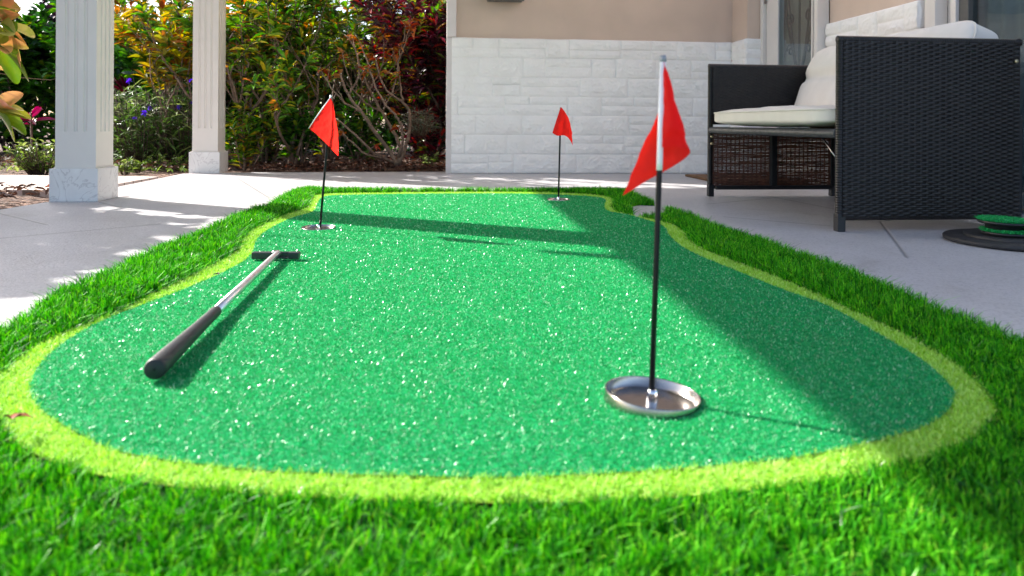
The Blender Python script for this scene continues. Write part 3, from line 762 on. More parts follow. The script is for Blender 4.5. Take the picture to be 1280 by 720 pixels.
# door in the side wall (local a = 2.2, running along -b)
door = None
bm = bmesh.new()
for b0_, b1_ in ((-0.285, -0.242), (-1.018, -0.975)):
    box(bm, 2.176, 2.25, b0_, b1_, 0, 2.0, 0.003)
box(bm, 2.176, 2.25, -0.975, -0.285, 1.96, 2.0)
door_frame = from_bm('door_frame', bm, M['shutter_white'], house)
bm = bmesh.new()
box(bm, 2.20, 2.245, -0.460, -0.292, 0.02, 1.95, 0.003); box(bm, 2.20, 2.245, -0.968, -0.930, 0.02, 1.95, 0.003)
box(bm, 2.20, 2.245, -0.930, -0.460, 0.02, 0.25, 0.003); box(bm, 2.20, 2.245, -0.930, -0.460, 1.80, 1.95, 0.003)
box(bm, 2.192, 2.202, -0.476, -0.461, 0.25, 1.80, 0.002); box(bm, 2.192, 2.202, -0.929, -0.914, 0.25, 1.80, 0.002)
dr = from_bm('door', bm, M['shutter_white'], house)
bm = bmesh.new(); box(bm, 2.212, 2.216, -0.930, -0.460, 0.25, 1.80); from_bm('door_glass', bm, M['glass'], dr)
bm = bmesh.new(); box(bm, 2.262, 2.28, -1.02, -0.25, 0.0, 2.0); from_bm('dim_hall', bm, M['interior'], house)
# scrollwork behind the glass
lines = []
bc = -0.695
for s in (-1, 1):
    lines.append(([Vector((2.232, bc+s*0.20*math.sin(t*2.6)**2*(1-0.25*t)+s*0.01, 0.55+t*1.1)) for t in np.linspace(0, 1, 24)], 0.007))
    lines.append(([Vector((2.232, bc+s*(0.03+0.13*t), 0.75+0.55*t**1.6)) for t in np.linspace(0, 1, 14)], 0.007))
    for cz, rr in ((1.05, 0.05), (1.28, 0.06), (0.85, 0.045)):
        lines.append(([Vector((2.232, bc+s*0.12+s*rr*(1-k/26)*math.cos(k*0.42), cz+rr*(1-k/26)*math.sin(k*0.42))) for k in range(22)], 0.006))
lines.append(([Vector((2.232, bc, z_)) for z_ in np.linspace(0.3, 1.75, 6)], 0.007))
V, Fc = tubes_np(lines, 6); mesh_np('iron_scrollwork', V, Fc, M['iron'], dr, True)
bm = bmesh.new(); lathe(bm, [(0, 1.205), (0.008, 1.205), (0.008, 1.25), (0.0065, 1.252), (0.008, 1.254), (0.008, 1.30), (0, 1.30)], 12, axis=(2.186, -0.300)); from_bm('hinge', bm, M['steel'], dr, True)

# window / sliding door farther along the side wall
bm = bmesh.new()
box(bm, 2.235, 2.30, -1.965, -1.892, 0, 2.0, 0.003); box(bm, 2.30, 2.35, -2.02, -1.966, 0, 2.0); box(bm, 2.27, 2.33, -2.055, -2.021, 0, 2.0, 0.002)
box(bm, 2.235, 2.33, -3.5, -1.966, 1.94, 2.0)
wf = from_bm('window_frame', bm, M['shutter_white'], house)
bm = bmesh.new(); box(bm, 2.285, 2.335, -2.115, -2.056, 0, 1.94, 0.003); from_bm('dark_sash', bm, M['box_grey'], wf)
bm = bmesh.new(); box(bm, 2.308, 2.312, -3.42, -2.115, 0.0, 1.94); from_bm('window_pane', bm, M['glass'], wf)
xs = np.linspace(-3.5, -1.95, 90); V = []; 
for b_ in xs: V += [(2.345+0.012*math.sin(b_*70)+0.006*math.sin(b_*31), b_, 0.02), (2.345+0.012*math.sin(b_*70)+0.006*math.sin(b_*31), b_, 1.95)]
q = np.array([[2*i, 2*i+2, 2*i+3, 2*i+1] for i in range(len(xs)-1)]); mesh_np('curtain', np.array(V), [q], M['curtain'], house, True)
bm = bmesh.new(); box(bm, 2.42, 2.44, -3.6, 0.2, 0, 2.62); from_bm('inner_wall', bm, M['interior'], house)

# meter box on the stucco, its underside just in view
mb = dp(631, 2, HO.y+0.02)
e = empty('wall_box', (mb.x, mb.y+0.0, 1.225), TH, label='dark grey box fixed to the tan wall above the stone', cat='wall box')
bm = bmesh.new(); box(bm, -0.125, 0.125, -0.055, 0.032, 0.0, 0.36, 0.006); from_bm('case', bm, M['box_grey'], e)
bm = bmesh.new(); box(bm, -0.132, 0.132, -0.063, -0.056, -0.004, 0.364, 0.002); from_bm('cover', bm, M['box_grey'], e)

# door mat
mc = at(856, 220.5)
e = empty('door_mat', (mc.x, mc.y, 0), TH, label='brown coir mat on the patio in front of the glazed door', cat='door mat')
bm = bmesh.new(); box(bm, 0.0, 0.50, -0.74, 0.0, 0.001, 0.016, 0.004); from_bm('mat', bm, M['coir'], e)

# ------------------------------------------------------------------ wicker sofa
def woven(L, H, pv=0.0225, ph=0.0075, amp=0.0027, seed=0, sw=0.0085):
    """flat strands woven round uprights; plane x,z, normal -y"""
    rg = np.random.default_rng(seed); Vs = []; Fs = []; off = 0
    nx = int(L/pv*4)+1; xs = np.linspace(0, L, nx); rows = int(H/ph)
    for i in range(rows):
        zc = (i+0.5)*H/rows; hw = sw/2*rg.uniform(0.88, 1.03)
        ph_ = math.pi*(i % 2)
        y = amp*np.sin(math.pi*xs/pv+ph_)
        wob = np.interp(xs, np.linspace(0, L, 12), rg.normal(0, 0.0005, 12))
        ring = []
        for k, (dz, dy) in enumerate(((-1, 0.0), (-0.35, -0.0009), (0.35, -0.0009), (1, 0.0))):
            ring.append(np.stack([xs, y+dy*1.0, zc+wob+dz*hw], 1))
        Vs.append(np.stack(ring, 1).reshape(-1, 3))
        for j in range(nx-1):
            for k in range(3): Fs.append((off+j*4+k, off+(j+1)*4+k, off+(j+1)*4+k+1, off+j*4+k+1))
        off += nx*4
    for x in np.arange(pv/2, L, pv):
        Vs.append(np.array([(x-0.0035, 0, 0), (x+0.0035, 0, 0), (x+0.0035, 0, H), (x-0.0035, 0, H)])); Fs.append((off, off+1, off+2, off+3)); off += 4
    return np.concatenate(Vs), np.array(Fs)

SO = at(1047, 290)
sofa = empty('wicker_sofa', (SO.x, SO.y, 0), TH, label='black woven wicker two seat sofa standing on the patio by the house', cat='sofa')
LQ, DP, AH = 1.20, 0.672, 0.652
def panel(name, L, H, M4, mat, **k):
    V, Fc = woven(L, H, **k); V = np.array([tuple(M4 @ Vector(v)) for v in V])
    return mesh_np(name, V, [Fc], mat, sofa, True)
T = Matrix.Translation; RZ = lambda d: Matrix.Rotation(R(d), 4, 'Z')
near = panel('arm_panel', DP-0.03, AH-0.055, T((0.015, -0.003, 0.05)), M['wicker'], seed=1)
panel('arm_panel', DP-0.03, AH-0.40, T((0.015, LQ-0.031, 0.40)), M['wicker'], seed=2)
panel('arm_panel', DP-0.03, 0.30, T((0.015, LQ-0.020, 0.045)), M['wicker_backlit'], seed=3, sw=0.0074)
panel('back_panel', LQ-0.06, AH-0.05, T((DP-0.012, LQ-0.03, 0.05)) @ RZ(-90), M['wicker'], seed=4)
bm = bmesh.new(); box(bm, 0.02, DP-0.02, 0.012, 0.016, 0.055, AH-0.01); from_bm('arm_light_stop', bm, M['sofa_tube'], sofa)  # added sheets, keep light from showing through the weave gaps
bm = bmesh.new(); box(bm, 0.02, DP-0.02, LQ-0.016, LQ-0.012, 0.36, AH-0.01); from_bm('arm_light_stop', bm, M['sofa_tube'], sofa)
# wrapped rails: woven bands round the arm tops, front posts and the seat rail
def wrap(name, p0, p1, r, pitch=0.0085):
    d = p1-p0; n = int(d.length/pitch)
    pts = []; rad = []
    for i in range(n):
        for f_, rr in ((0.08, r*0.93), (0.3, r*1.02), (0.7, r*1.02), (0.92, r*0.93)):
            pts.append(p0+d*((i+f_)/n)); rad.append(rr)
    V, Fc = tubes_np([(pts, rad)], 8); return mesh_np(name, V, Fc, M['wicker'], sofa, True)
for q in (0.012, LQ-0.012):
    wrap('arm_rail', Vector((0.0, q, AH)), Vector((DP, q, AH)), 0.013)
    wrap('front_post', Vector((0.012, q, 0.045)), Vector((0.012, q, AH)), 0.0145)
    wrap('lower_rail', Vector((0.0, q, 0.047)), Vector((DP, q, 0.047)), 0.010)
M_ = M['wicker']; M['wicker'] = mat_simple('wicker_sky_sheen', (0.055, 0.057, 0.062), 0.4, var=0.35, scale=40)  # lighter grey puts the sky's sheen on the seat rail into its colour
wrap('seat_rail', Vector((0.012, 0.025, 0.332)), Vector((0.012, LQ-0.025, 0.332)), 0.016)
M['wicker'] = M_
wrap('back_rail', Vector((DP-0.012, 0.0, AH)), Vector((DP-0.012, LQ, AH)), 0.014)
for p in (0.014, DP-0.014):
    for q in (0.013, LQ-0.013):
        bm = bmesh.new(); box(bm, p-0.0145, p+0.0145, q-0.0145, q+0.0145, 0, 0.06 if p < 0.1 else 0.4, 0.003); from_bm('leg', bm, M['sofa_tube'], sofa)
bm = bmesh.new(); box(bm, 0.315, 0.345, LQ-0.052, LQ-0.026, 0.05, 0.335, 0.003); from_bm('brace', bm, M['sofa_tube'], sofa)
bm = bmesh.new(); box(bm, 0.03, DP-0.03, LQ-0.05, LQ-0.03, 0.036, 0.056, 0.003); from_bm('cross_tube', bm, M['sofa_tube'], sofa)
bm = bmesh.new(); box(bm, 0.02, DP-0.02, 0.03, LQ-0.03, 0.322, 0.346, 0.004); from_bm('seat_deck', bm, M['sofa_tube'], sofa)
V, Fc = tubes_np([([Vector((0.02, 0.14, 0.318)), Vector((0.02, 0.035, 0.24))], 0.0035)], 8); mesh_np('stay_rod', V, Fc, M['steel'], sofa, True)
bolts = [(0.012, LQ-0.034, 0.30, 1), (0.012, LQ-0.034, 0.265, 1), (0.638, -0.012, 0.585, 0)]
for p, q, z_, k in bolts:
    bm = bmesh.new(); lathe(bm, [(0, -0.004), (0.0065, -0.003), (0.0075, 0.002), (0.0045, 0.005), (0, 0.0055)], 16)
    o = from_bm('bolt', bm, M['brass'], sofa, True); o.location = (p, q, z_); o.rotation_euler = (R(90), 0, 0)

def cushion_mesh(L, W, T_, seed, n=22, puff=0.5, crease=None):
    """soft box: x length, y width, z thickness, centred, with its seam line"""
    bm = bmesh.new(); bmesh.ops.create_cube(bm, size=2.0)
    bmesh.ops.subdivide_edges(bm, edges=bm.edges[:], cuts=n, use_grid_fill=True)
    for v in bm.verts:
        x, y, z = v.co
        def rnd(a, b, c):  # superellipse rounding
            return a
        p = 7.0
        m = max(abs(x), abs(y), abs(z)); nn = (abs(x)**p+abs(y)**p+abs(z)**p)**(1/p); s = m/nn if nn else 1
        x, y, z = x*s, y*s, z*s
        ex, ey = min(1, 1-abs(x)), min(1, 1-abs(y))
        e_ = (1-(1-min(1, ex/0.55))**2)*(1-(1-min(1, ey/0.55))**2)
        th = (0.62+puff*e_*0.55)
        c = Vector((x*L/2, y*W/2, z*T_/2*th))
        w = mnoise.noise((c.x*7, c.y*7, seed))*0.006+mnoise.noise((c.x*18, c.y*16, seed+3))*0.0025
        c.z += w*(1 if z > 0 else -0.4)*min(1, abs(z)+0.2)
        if crease is not None and z > 0:
            c.z -= 0.022*math.exp(-((c.y-crease)/0.022)**2)
        v.co = c
    return bm

def cushion(name, label, L, W, T_, loc, rot, seed, **k):
    e = empty(name, loc, 0, label=label, cat='cushion', group='cream cushions on the wicker sofa')
    e.rotation_euler = rot
    c = from_bm('cover', cushion_mesh(L, W, T_, seed, **k), M['cushion'], e, True)
    pts = []
    for i in range(81):
        a = 2*math.pi*i/80; ca, sa = math.cos(a), math.sin(a); p = 7.0
        s = 1/((abs(ca)**p+abs(sa)**p)**(1/p)); pts.append(Vector((ca*s*L/2*1.002, sa*s*W/2*1.002, T_*0.5*0.40)))
    V, Fc = tubes_np([(pts, 0.0038)], 6); mesh_np('piping', V, Fc, M['cushion'], c, True)
    return e
def sof(p, q, z_): 
    v = Vector((SO.x, SO.y, 0))+E1*p+E2*q; return (v.x, v.y, z_)
cushion('seat_cushion', 'long cream seat cushion lying flat on the wicker sofa', 1.11, 0.585, 0.105, sof(0.265, LQ/2, 0.395), (0, 0, TH+R(90)), 2.0, puff=0.35)
for q, lab, sd in ((0.315, 'cream back cushion behind the big wicker arm, only its top showing', 4.0), (0.875, 'cream back cushion seen between the two wicker arms', 6.0)):
    e = cushion('back_cushion', lab, 0.54, 0.40, 0.22, sof(0.522, q, 0.540), (0, 0, 0), sd, puff=0.6, crease=0.02)
    # stand it up: thickness towards the seat, leaning back
    lean = R(22)
    yv = (E1*math.sin(lean)+Vector((0, 0, math.cos(lean)))); zv = (-E1*math.cos(lean)+Vector((0, 0, math.sin(lean)))); xv = yv.cross(zv)
    m4 = Matrix((xv, yv, zv)).transposed().to_4x4(); e.rotation_euler = m4.to_euler()

# ------------------------------------------------------------------ stepped black disc with turf plugs
DC = Vector((1.56, 2.225, 0))
e = empty('stepped_base', tuple(DC), 0, label='round black stepped disc on the patio beside the big wicker arm', cat='base')
bm = bmesh.new(); lathe(bm, [(0, 0.001), (0.186, 0.001), (0.195, 0.004), (0.196, 0.013), (0.192, 0.017), (0.135, 0.0185)], 72); from_bm('lower_disc', bm, M['black_rubber'], e, True)
bm = bmesh.new(); lathe(bm, [(0.140, 0.017), (0.140, 0.024), (0.136, 0.027), (0.08, 0.028), (0, 0.028)], 72); from_bm('upper_disc', bm, M['black_rubber'], e, True)
def plug(loc, rot, label, r=0.070, neck=True):
    e = empty('turf_plug', loc, 0, label=label, cat='hole plug', group='turf covered hole plugs stacked on the black disc'); e.rotation_euler = rot
    bm = bmesh.new()
    prof = ([(0, -0.020), (0.046, -0.020), (0.049, -0.018), (0.049, -0.004)] if neck else [(0, -0.006)]) + [(r-0.006, -0.004), (r-0.001, -0.002), (r, 0.003), (r-0.003, 0.006), (0, 0.006)]
    lathe(bm, prof, 48); from_bm('plastic_base', bm, M['black_plastic'], e, True)
    n = 5200; rr = r*np.sqrt(RNG.uniform(0, 1, n)); aa = RNG.uniform(0, 2*math.pi, n)
    V, Fq = blades(np.stack([rr*np.cos(aa), rr*np.sin(aa)], 1), 0.0055, 0.0085, 0.0024, 0.9, 0.7, 2)
    t = mesh_np('turf_top', V, [Fq], M['plug_turf'], e); return e
plug((DC.x-0.040, DC.y-0.02, 0.034), (0, 0, 0), 'lowest turf plug, lying flat on the black disc', r=0.071, neck=False)
plug((DC.x-0.052, DC.y-0.02, 0.0665), (R(0.5), R(1), 0), 'topmost turf plug of the small stack on the black disc', r=0.070)
plug((DC.x+0.046, DC.y-0.050, 0.0535), (R(2), R(-6), 0), 'turf plug leaning against the right side of the small stack', r=0.060, neck=False)

# ------------------------------------------------------------------ planting
def leaves_np(base, direc, length, width, droop, fold=0.25, widest=0.45, wav=0.0):
    """all arrays n; each leaf 8 verts"""
    n = len(base); d = direc/np.linalg.norm(direc, axis=1)[:, None]
    up = np.tile([0, 0, 1.0], (n, 1)); s = np.cross(d, up); sl = np.linalg.norm(s, axis=1)
    s[sl < 0.05] = [1, 0, 0]; s /= np.linalg.norm(s, axis=1)[:, None]; nn = np.cross(s, d)
    roll = RNG.normal(0, 0.45, n); s2 = s*np.cos(roll)[:, None]+nn*np.sin(roll)[:, None]; n2 = np.cross(s2, d)
    L = length[:, None]; W = width[:, None]; dr = droop[:, None]
    def pt(t, w, h):
        p = base+d*L*t; p = p - up*dr*L*t*t - 0*d
        return p+s2*W*w+n2*(W*h)
    V = np.stack([pt(0, 0, 0), pt(0.28, -0.42, fold), pt(0.28, 0, 0), pt(0.28, 0.42, fold), pt(0.65, -0.40, fold), pt(0.65, 0, 0), pt(0.65, 0.40, fold), pt(1, 0, 0)], 1)
    b = (np.arange(n)*8)[:, None]
    tri = np.concatenate([b+np.array([[0, 2, 1]]), b+np.array([[0, 3, 2]]), b+np.array([[4, 5, 7]]), b+np.array([[5, 6, 7]])])
    quad = np.concatenate([b+np.array([[1, 2, 5, 4]]), b+np.array([[2, 3, 6, 5]])])
    return V.reshape(-1, 3), tri, quad

def grow(rg, base, n_stems, height, spread, r0, levels=2, wig=0.12, splits=3, up=0.6, lean=(0, 0), low=0.12):
    """branch skeleton; returns tube lines and the leafy tips (pos, dir)"""
    lines = []; tips = []
    def branch(p, d, L, r, lev):
        k = max(4, int(L/0.07)); pts = [p.copy()]; rad = [r]; q = p.copy(); dd = d.copy()
        for i in range(k):
            dd = (dd+Vector((rg.gauss(0, wig), rg.gauss(0, wig), rg.gauss(0, wig)+up*0.06))).normalized()
            q = q+dd*(L/k); pts.append(q.copy()); rad.append(r*(1-0.45*(i+1)/k))
        lines.append((pts, rad))
        if lev == 0:
            tips.append((pts[-1], dd)); 
            return
        for s in range(splits):
            t = rg.uniform(0.45, 1.0) if s else 1.0
            j = min(k, max(1, int(t*k))); a = rg.uniform(0, 2*math.pi)
            nd = (dd+Vector((math.cos(a), math.sin(a), rg.uniform(-0.1, 0.5)))*rg.uniform(0.4, 0.9)).normalized()
            branch(pts[j], nd, L*rg.uniform(0.45, 0.75), rad[j]*0.7, lev-1)
    for i in range(n_stems):
        a = rg.uniform(0, 2*math.pi); rr = spread*0.12*rg.random()
        out = rg.uniform(0.15, 1.0)*spread/height
        d = Vector((math.cos(a)*out+lean[0], math.sin(a)*out+lean[1], 1)).normalized()
        branch(Vector((base[0]+math.cos(a)*rr, base[1]+math.sin(a)*rr, base[2])), d, height*rg.uniform(0.42, 0.6), r0*rg.uniform(0.7, 1.2), levels)
    return lines, tips

def whorls(rg, tips, per, length, wid, back=0.10, droop=0.25, upw=0.35, spread_dir=0.9):
    B, D, L, W, DR = [], [], [], [], []
    for p, d in tips:
        for k in range(per):
            a = rg.uniform(0, 2*math.pi); s = rg.random()
            side = Vector((math.cos(a), math.sin(a), rg.uniform(-0.2, 0.5)))
            dir_ = d*(0.25+upw*(1-s))+side*spread_dir*(0.4+0.6*s)
            B.append(tuple(p-d*(back*s))); D.append(tuple(dir_)); l = length*rg.uniform(0.6, 1.15); L.append(l); W.append(l*wid*rg.uniform(0.8, 1.2)); DR.append(droop*rg.uniform(0.3, 1.5))
    return np.array(B), np.array(D), np.array(L), np.array(W), np.array(DR)

def shrub(name, label, cat, base, seed, n_stems, height, spread, r0, leaf_mat, bark, per, length, wid, levels=2, splits=3, droop=0.25, back=0.10, group=None,
          wig=0.12, up=0.6, lean=(0, 0), extra_tips=None, spread_dir=0.9, upw=0.35, clip=None):
    rg = random.Random(seed)
    e = empty(name, (base[0], base[1], base[2] if len(base) > 2 else -0.02), label=label, cat=cat, group=group)
    lines, tips = grow(rg, (0, 0, 0), n_stems, height, spread, r0, levels, wig, splits, up, lean)
    if extra_tips: tips = tips+extra_tips(rg, lines)
    if clip: tips = [t for t in tips if clip(t[0]+Vector(e.location))]
    V, Fc = tubes_np(lines, 6); mesh_np('stems', V, Fc, bark, e, True)
    if tips:
        B, D, L, W, DR = whorls(rg, tips, per, length, wid, back, droop, upw, spread_dir)
        V, t_, q_ = leaves_np(B, D, L, W, DR); mesh_np('foliage', V, [t_, q_], leaf_mat, e)
    return e

def midtips(frac=0.35, lo=0.3):
    def f(rg, lines):
        out = []
        for pts, rad in lines:
            for i in range(2, len(pts)-1):
                if rg.random() < frac and i/len(pts) > lo: out.append((pts[i], (pts[i]-pts[i-1]).normalized()))
        return out
    return f

L_green = mat_leaf('leaf_green', [(0, (0.02, 0.08, 0.010)), (0.4, (0.05, 0.19, 0.016)), (0.75, (0.13, 0.34, 0.03)), (0.93, (0.28, 0.38, 0.03))], 0.32, 0.35)
L_dark = mat_leaf('leaf_dark', [(0, (0.016, 0.055, 0.012)), (0.5, (0.035, 0.11, 0.018)), (0.85, (0.08, 0.19, 0.025))], 0.38, 0.35)
L_croton = mat_leaf('leaf_croton', [(0, (0.010, 0.030, 0.010)), (0.22, (0.050, 0.21, 0.016)), (0.48, (0.13, 0.38, 0.026)), (0.68, (0.32, 0.45, 0.03)), (0.80, (0.66, 0.52, 0.03)), (0.89, (0.52, 0.18, 0.04)), (0.95, (0.06, 0.016, 0.016))], 0.3, 0.38, mottle=(0.14, 0.20, 0.012))
L_yellow = mat_leaf('leaf_yellow', [(0, (0.05, 0.10, 0.012)), (0.22, (0.25, 0.24, 0.015)), (0.5, (0.46, 0.33, 0.02)), (0.78, (0.45, 0.16, 0.02)), (0.93, (0.26, 0.06, 0.02))], 0.32, 0.4)
L_lime = mat_leaf('leaf_lime', [(0, (0.05, 0.14, 0.012)), (0.3, (0.15, 0.26, 0.015)), (0.65, (0.36, 0.42, 0.03)), (0.92, (0.50, 0.30, 0.03))], 0.35, 0.45)
L_red = mat_leaf('leaf_red', [(0, (0.022, 0.008, 0.014)), (0.42, (0.055, 0.010, 0.022)), (0.64, (0.20, 0.014, 0.036)), (0.80, (0.40, 0.035, 0.03)), (0.88, (0.10, 0.16, 0.015)), (0.95, (0.48, 0.24, 0.03))], 0.3, 0.35)
L_purple = mat_leaf('leaf_purple', [(0, (0.010, 0.006, 0.012)), (0.5, (0.022, 0.009, 0.020)), (0.85, (0.045, 0.014, 0.03))], 0.3, 0.3)
L_copper = mat_leaf('leaf_copper', [(0, (0.12, 0.24, 0.02)), (0.25, (0.30, 0.32, 0.04)), (0.42, (0.66, 0.36, 0.16)), (0.7, (0.66, 0.26, 0.13)), (0.9, (0.50, 0.46, 0.14))], 0.35, 0.25, mottle=(0.22, 0.30, 0.03), mscale=16)
L_magenta = mat_leaf('leaf_magenta', [(0, (0.20, 0.008, 0.05)), (0.5, (0.32, 0.012, 0.08))], 0.35, 0.4)
L_rose = mat_leaf('leaf_rose', [(0, (0.16, 0.012, 0.03)), (0.5, (0.26, 0.02, 0.05))], 0.35, 0.35)
L_grassy = mat_leaf('leaf_grassy', [(0, (0.05, 0.12, 0.02)), (0.4, (0.13, 0.24, 0.05)), (0.75, (0.28, 0.36, 0.12)), (0.92, (0.42, 0.44, 0.28))], 0.45, 0.3)
L_silver = mat_leaf('leaf_silver', [(0, (0.22, 0.27, 0.20)), (0.5, (0.36, 0.40, 0.33))], 0.5, 0.3)
L_pale = mat_leaf('leaf_pale', [(0, (0.10, 0.18, 0.03)), (0.5, (0.22, 0.31, 0.07)), (0.85, (0.35, 0.42, 0.14))], 0.5, 0.35)
L_orange = mat_leaf('leaf_orange', [(0, (0.40, 0.11, 0.02)), (0.5, (0.50, 0.22, 0.06)), (0.8, (0.34, 0.045, 0.015))], 0.45, 0.4)

def gp(px, Y, z=-0.02):
    u, v = ray(px, 154); return (u*Y, Y, z)

# copperleaf: beside the near column at the left edge; throws the dappled shade on the patio
e = shrub('copperleaf_shrub', 'copperleaf shrub with broad orange and green leaves at the left edge', 'shrub', (-3.28, 3.08, -0.02), 21, 11, 1.95, 0.80, 0.016, L_copper, M['bark'], 12, 0.16, 0.52, levels=2, splits=4, droop=0.35, back=0.18,
      extra_tips=midtips(0.40, 0.3), clip=lambda p: p.x < -2.62 and p.x+1.44*p.z < -1.06+0.25*mnoise.noise((p.y*3, p.z*3, 0)))
# the shoots that lean into view
rg = random.Random(5)
B, D, L_, W, DR = [], [], [], [], []
shoots = [((0, 30), 8), ((-4, 58), 7), ((-6, 140), 8), ((-10, 8), 5)]
Yc = 3.45
lines = []
for (px, py), n in shoots:
    p = dp(px, py, Yc)-Vector(e.location)
    lines.append(([p+Vector((-0.35, -0.03, -0.35)), p+Vector((-0.18, -0.02, -0.14)), p], [0.007, 0.005, 0.004]))
    for k in range(n):
        a = -1.2+2.2*k/(n-1)+rg.uniform(-0.15, 0.15)
        dirv = Vector((math.cos(a)*1.0, rg.uniform(-0.9, 0.4), math.sin(a)*0.8))
        B.append(tuple(p)); D.append(tuple(dirv)); l = rg.uniform(0.15, 0.21); L_.append(l); W.append(l*0.60); DR.append(rg.uniform(0.05, 0.4))
V, t_, q_ = leaves_np(np.array(B), np.array(D), np.array(L_), np.array(W), np.array(DR)); sl = mesh_np('shoot_leaves', V, [t_, q_], L_copper, e, True); sl.modifiers.new('sub', 'SUBSURF').render_levels = 2; sl.modifiers['sub'].levels = 2
V, Fc = tubes_np(lines, 6); mesh_np('shoots', V, Fc, M['bark'], e, True)

# back row: dense greens far behind, gaps of sky between
far_spec = [(-30, 8.6, 3), (150, 9.4, 4), (215, 9.0, 5), (330, 9.4, 6), (405, 8.8, 7), (470, 9.6, 8), (530, 9.2, 9), (178, 7.9, 10), (232, 7.6, 12), (60, 8.0, 14)]
far_lab = ['dark evergreen bush far behind the nearer column, at the left edge', 'dark evergreen bush behind the red leaved plant between the columns', 'dark evergreen bush behind the farther column',
           'dark evergreen bush behind the leftmost croton stems', 'dark evergreen bush behind the croton hedge, above the left flag', 'dark evergreen bush behind the bare branched shrub', 'dark evergreen bush behind the red croton by the house', 'evergreen bush straight behind the violet flowers, between the columns', 'evergreen bush peeping past the left side of the farther column', 'evergreen bush behind the purple shrub at the left edge']
for (px, Y, sd), lab in zip(far_spec, far_lab):
    shrub('evergreen_bush', lab, 'bush', gp(px, Y), 100+sd, 9, 1.85 if sd < 10 else 1.55, 1.1, 0.02, L_dark if sd % 2 else L_green, M['bark_dark'], 13, 0.15, 0.42, levels=2, splits=4, droop=0.3, back=0.22, group='evergreen bushes behind the bed', extra_tips=lambda rg_, ln: midtips(0.30, 0.15)(rg_, ln)+[(Vector((rg_.gauss(0, 0.45), rg_.gauss(0, 0.3), rg_.uniform(0.1, 0.8))), Vector((0, -0.4, 0.8))) for _ in range(45)])
# dark purple shrub left of and behind the near column
shrub('purple_shrub', 'dark purple leaved shrub behind the nearer column', 'shrub', gp(20, 8.3), 31, 10, 2.0, 1.1, 0.014, L_purple, M['bark_dark'], 11, 0.12, 0.62, levels=2, splits=4, droop=0.4, back=0.2, extra_tips=midtips(0.3, 0.1))
shrub('purple_shrub', 'dark purple leaved shrub at the left edge behind the copper leaves', 'shrub', gp(-60, 7.9), 32, 8, 1.9, 0.9, 0.014, L_purple, M['bark_dark'], 11, 0.12, 0.62, levels=2, splits=4, droop=0.4, back=0.2, extra_tips=midtips(0.3, 0.1))

def rosette(name, label, base, tip_z, n, length, wid, mat, seed, droop=0.35, stem_r=0.010, cat='plant', group=None, bark=None):
    rg = random.Random(seed); e = empty(name, base, label=label, cat=cat, group=group)
    h = tip_z-base[2]
    pts = [Vector((0, 0, 0)), Vector((rg.uniform(-.03, .03), 0, h*0.5)), Vector((rg.uniform(-.03, .03), 0, h))]
    V, Fc = tubes_np([(pts, [stem_r, stem_r*0.9, stem_r*0.8])], 6); mesh_np('stem', V, Fc, bark or M['bark'], e, True)
    B, D, L, W, DR = whorls(rg, [(pts[-1], Vector((0, 0, 1)))], n, length, wid, 0.10, droop, 0.5, 0.9)
    V, t_, q_ = leaves_np(B, D, L, W, DR); mesh_np('foliage', V, [t_, q_], mat, e)
    return e
rosette('cordyline', 'magenta leaved cordyline in front of the dark purple shrub', gp(41, 5.9), 0.42, 15, 0.20, 0.26, L_magenta, 41)
rosette('cordyline', 'dull red leaved cordyline between the two columns', gp(160, 7.0), 0.66, 18, 0.28, 0.26, L_rose, 42)
# low pale bush beside the near column
def tuft(name, label, base, seed, n, h, spread, length, wid, mat, cat='plant', group=None, droop=0.3):
    rg = random.Random(seed); e = empty(name, base, label=label, cat=cat, group=group)
    lines, B, D, L, W, DR = [], [], [], [], [], []
    for i in range(n):
        a = rg.uniform(0, 2*math.pi); o = spread*math.sqrt(rg.random())
        p0 = Vector((math.cos(a)*o*0.35, math.sin(a)*o*0.35, 0)); hh = h*rg.uniform(0.55, 1.1)
        p1 = Vector((math.cos(a)*o*0.75, math.sin(a)*o*0.75, hh*0.6)); p2 = Vector((math.cos(a)*o, math.sin(a)*o, hh))
        lines.append(([p0, p1, p2], [0.004, 0.003, 0.002]))
        for k in range(8):
            t = rg.uniform(0.15, 1.0); p = p0.lerp(p1, t/0.6) if t < 0.6 else p1.lerp(p2, (t-0.6)/0.4); b = rg.uniform(0, 2*math.pi)
            B.append(tuple(p)); D.append((math.cos(b), math.sin(b), rg.uniform(0.1, 1.2))); l = length*rg.uniform(0.6, 1.2); L.append(l); W.append(l*wid); DR.append(droop*rg.uniform(0.2, 1.5))
    V, Fc = tubes_np(lines, 5); mesh_np('stems', V, Fc, M['bark_dark'] if mat is not L_silver else M['bark'], e, True)
    V, t_, q_ = leaves_np(np.array(B), np.array(D), np.array(L), np.array(W), np.array(DR)); mesh_np('foliage', V, [t_, q_], mat, e)
    return e, lines
tuft('pale_bush', 'low pale green bush beside the pedestal of the nearer column', gp(52, 5.0), 51, 70, 0.22, 0.20, 0.055, 0.35, L_pale, 'bush')
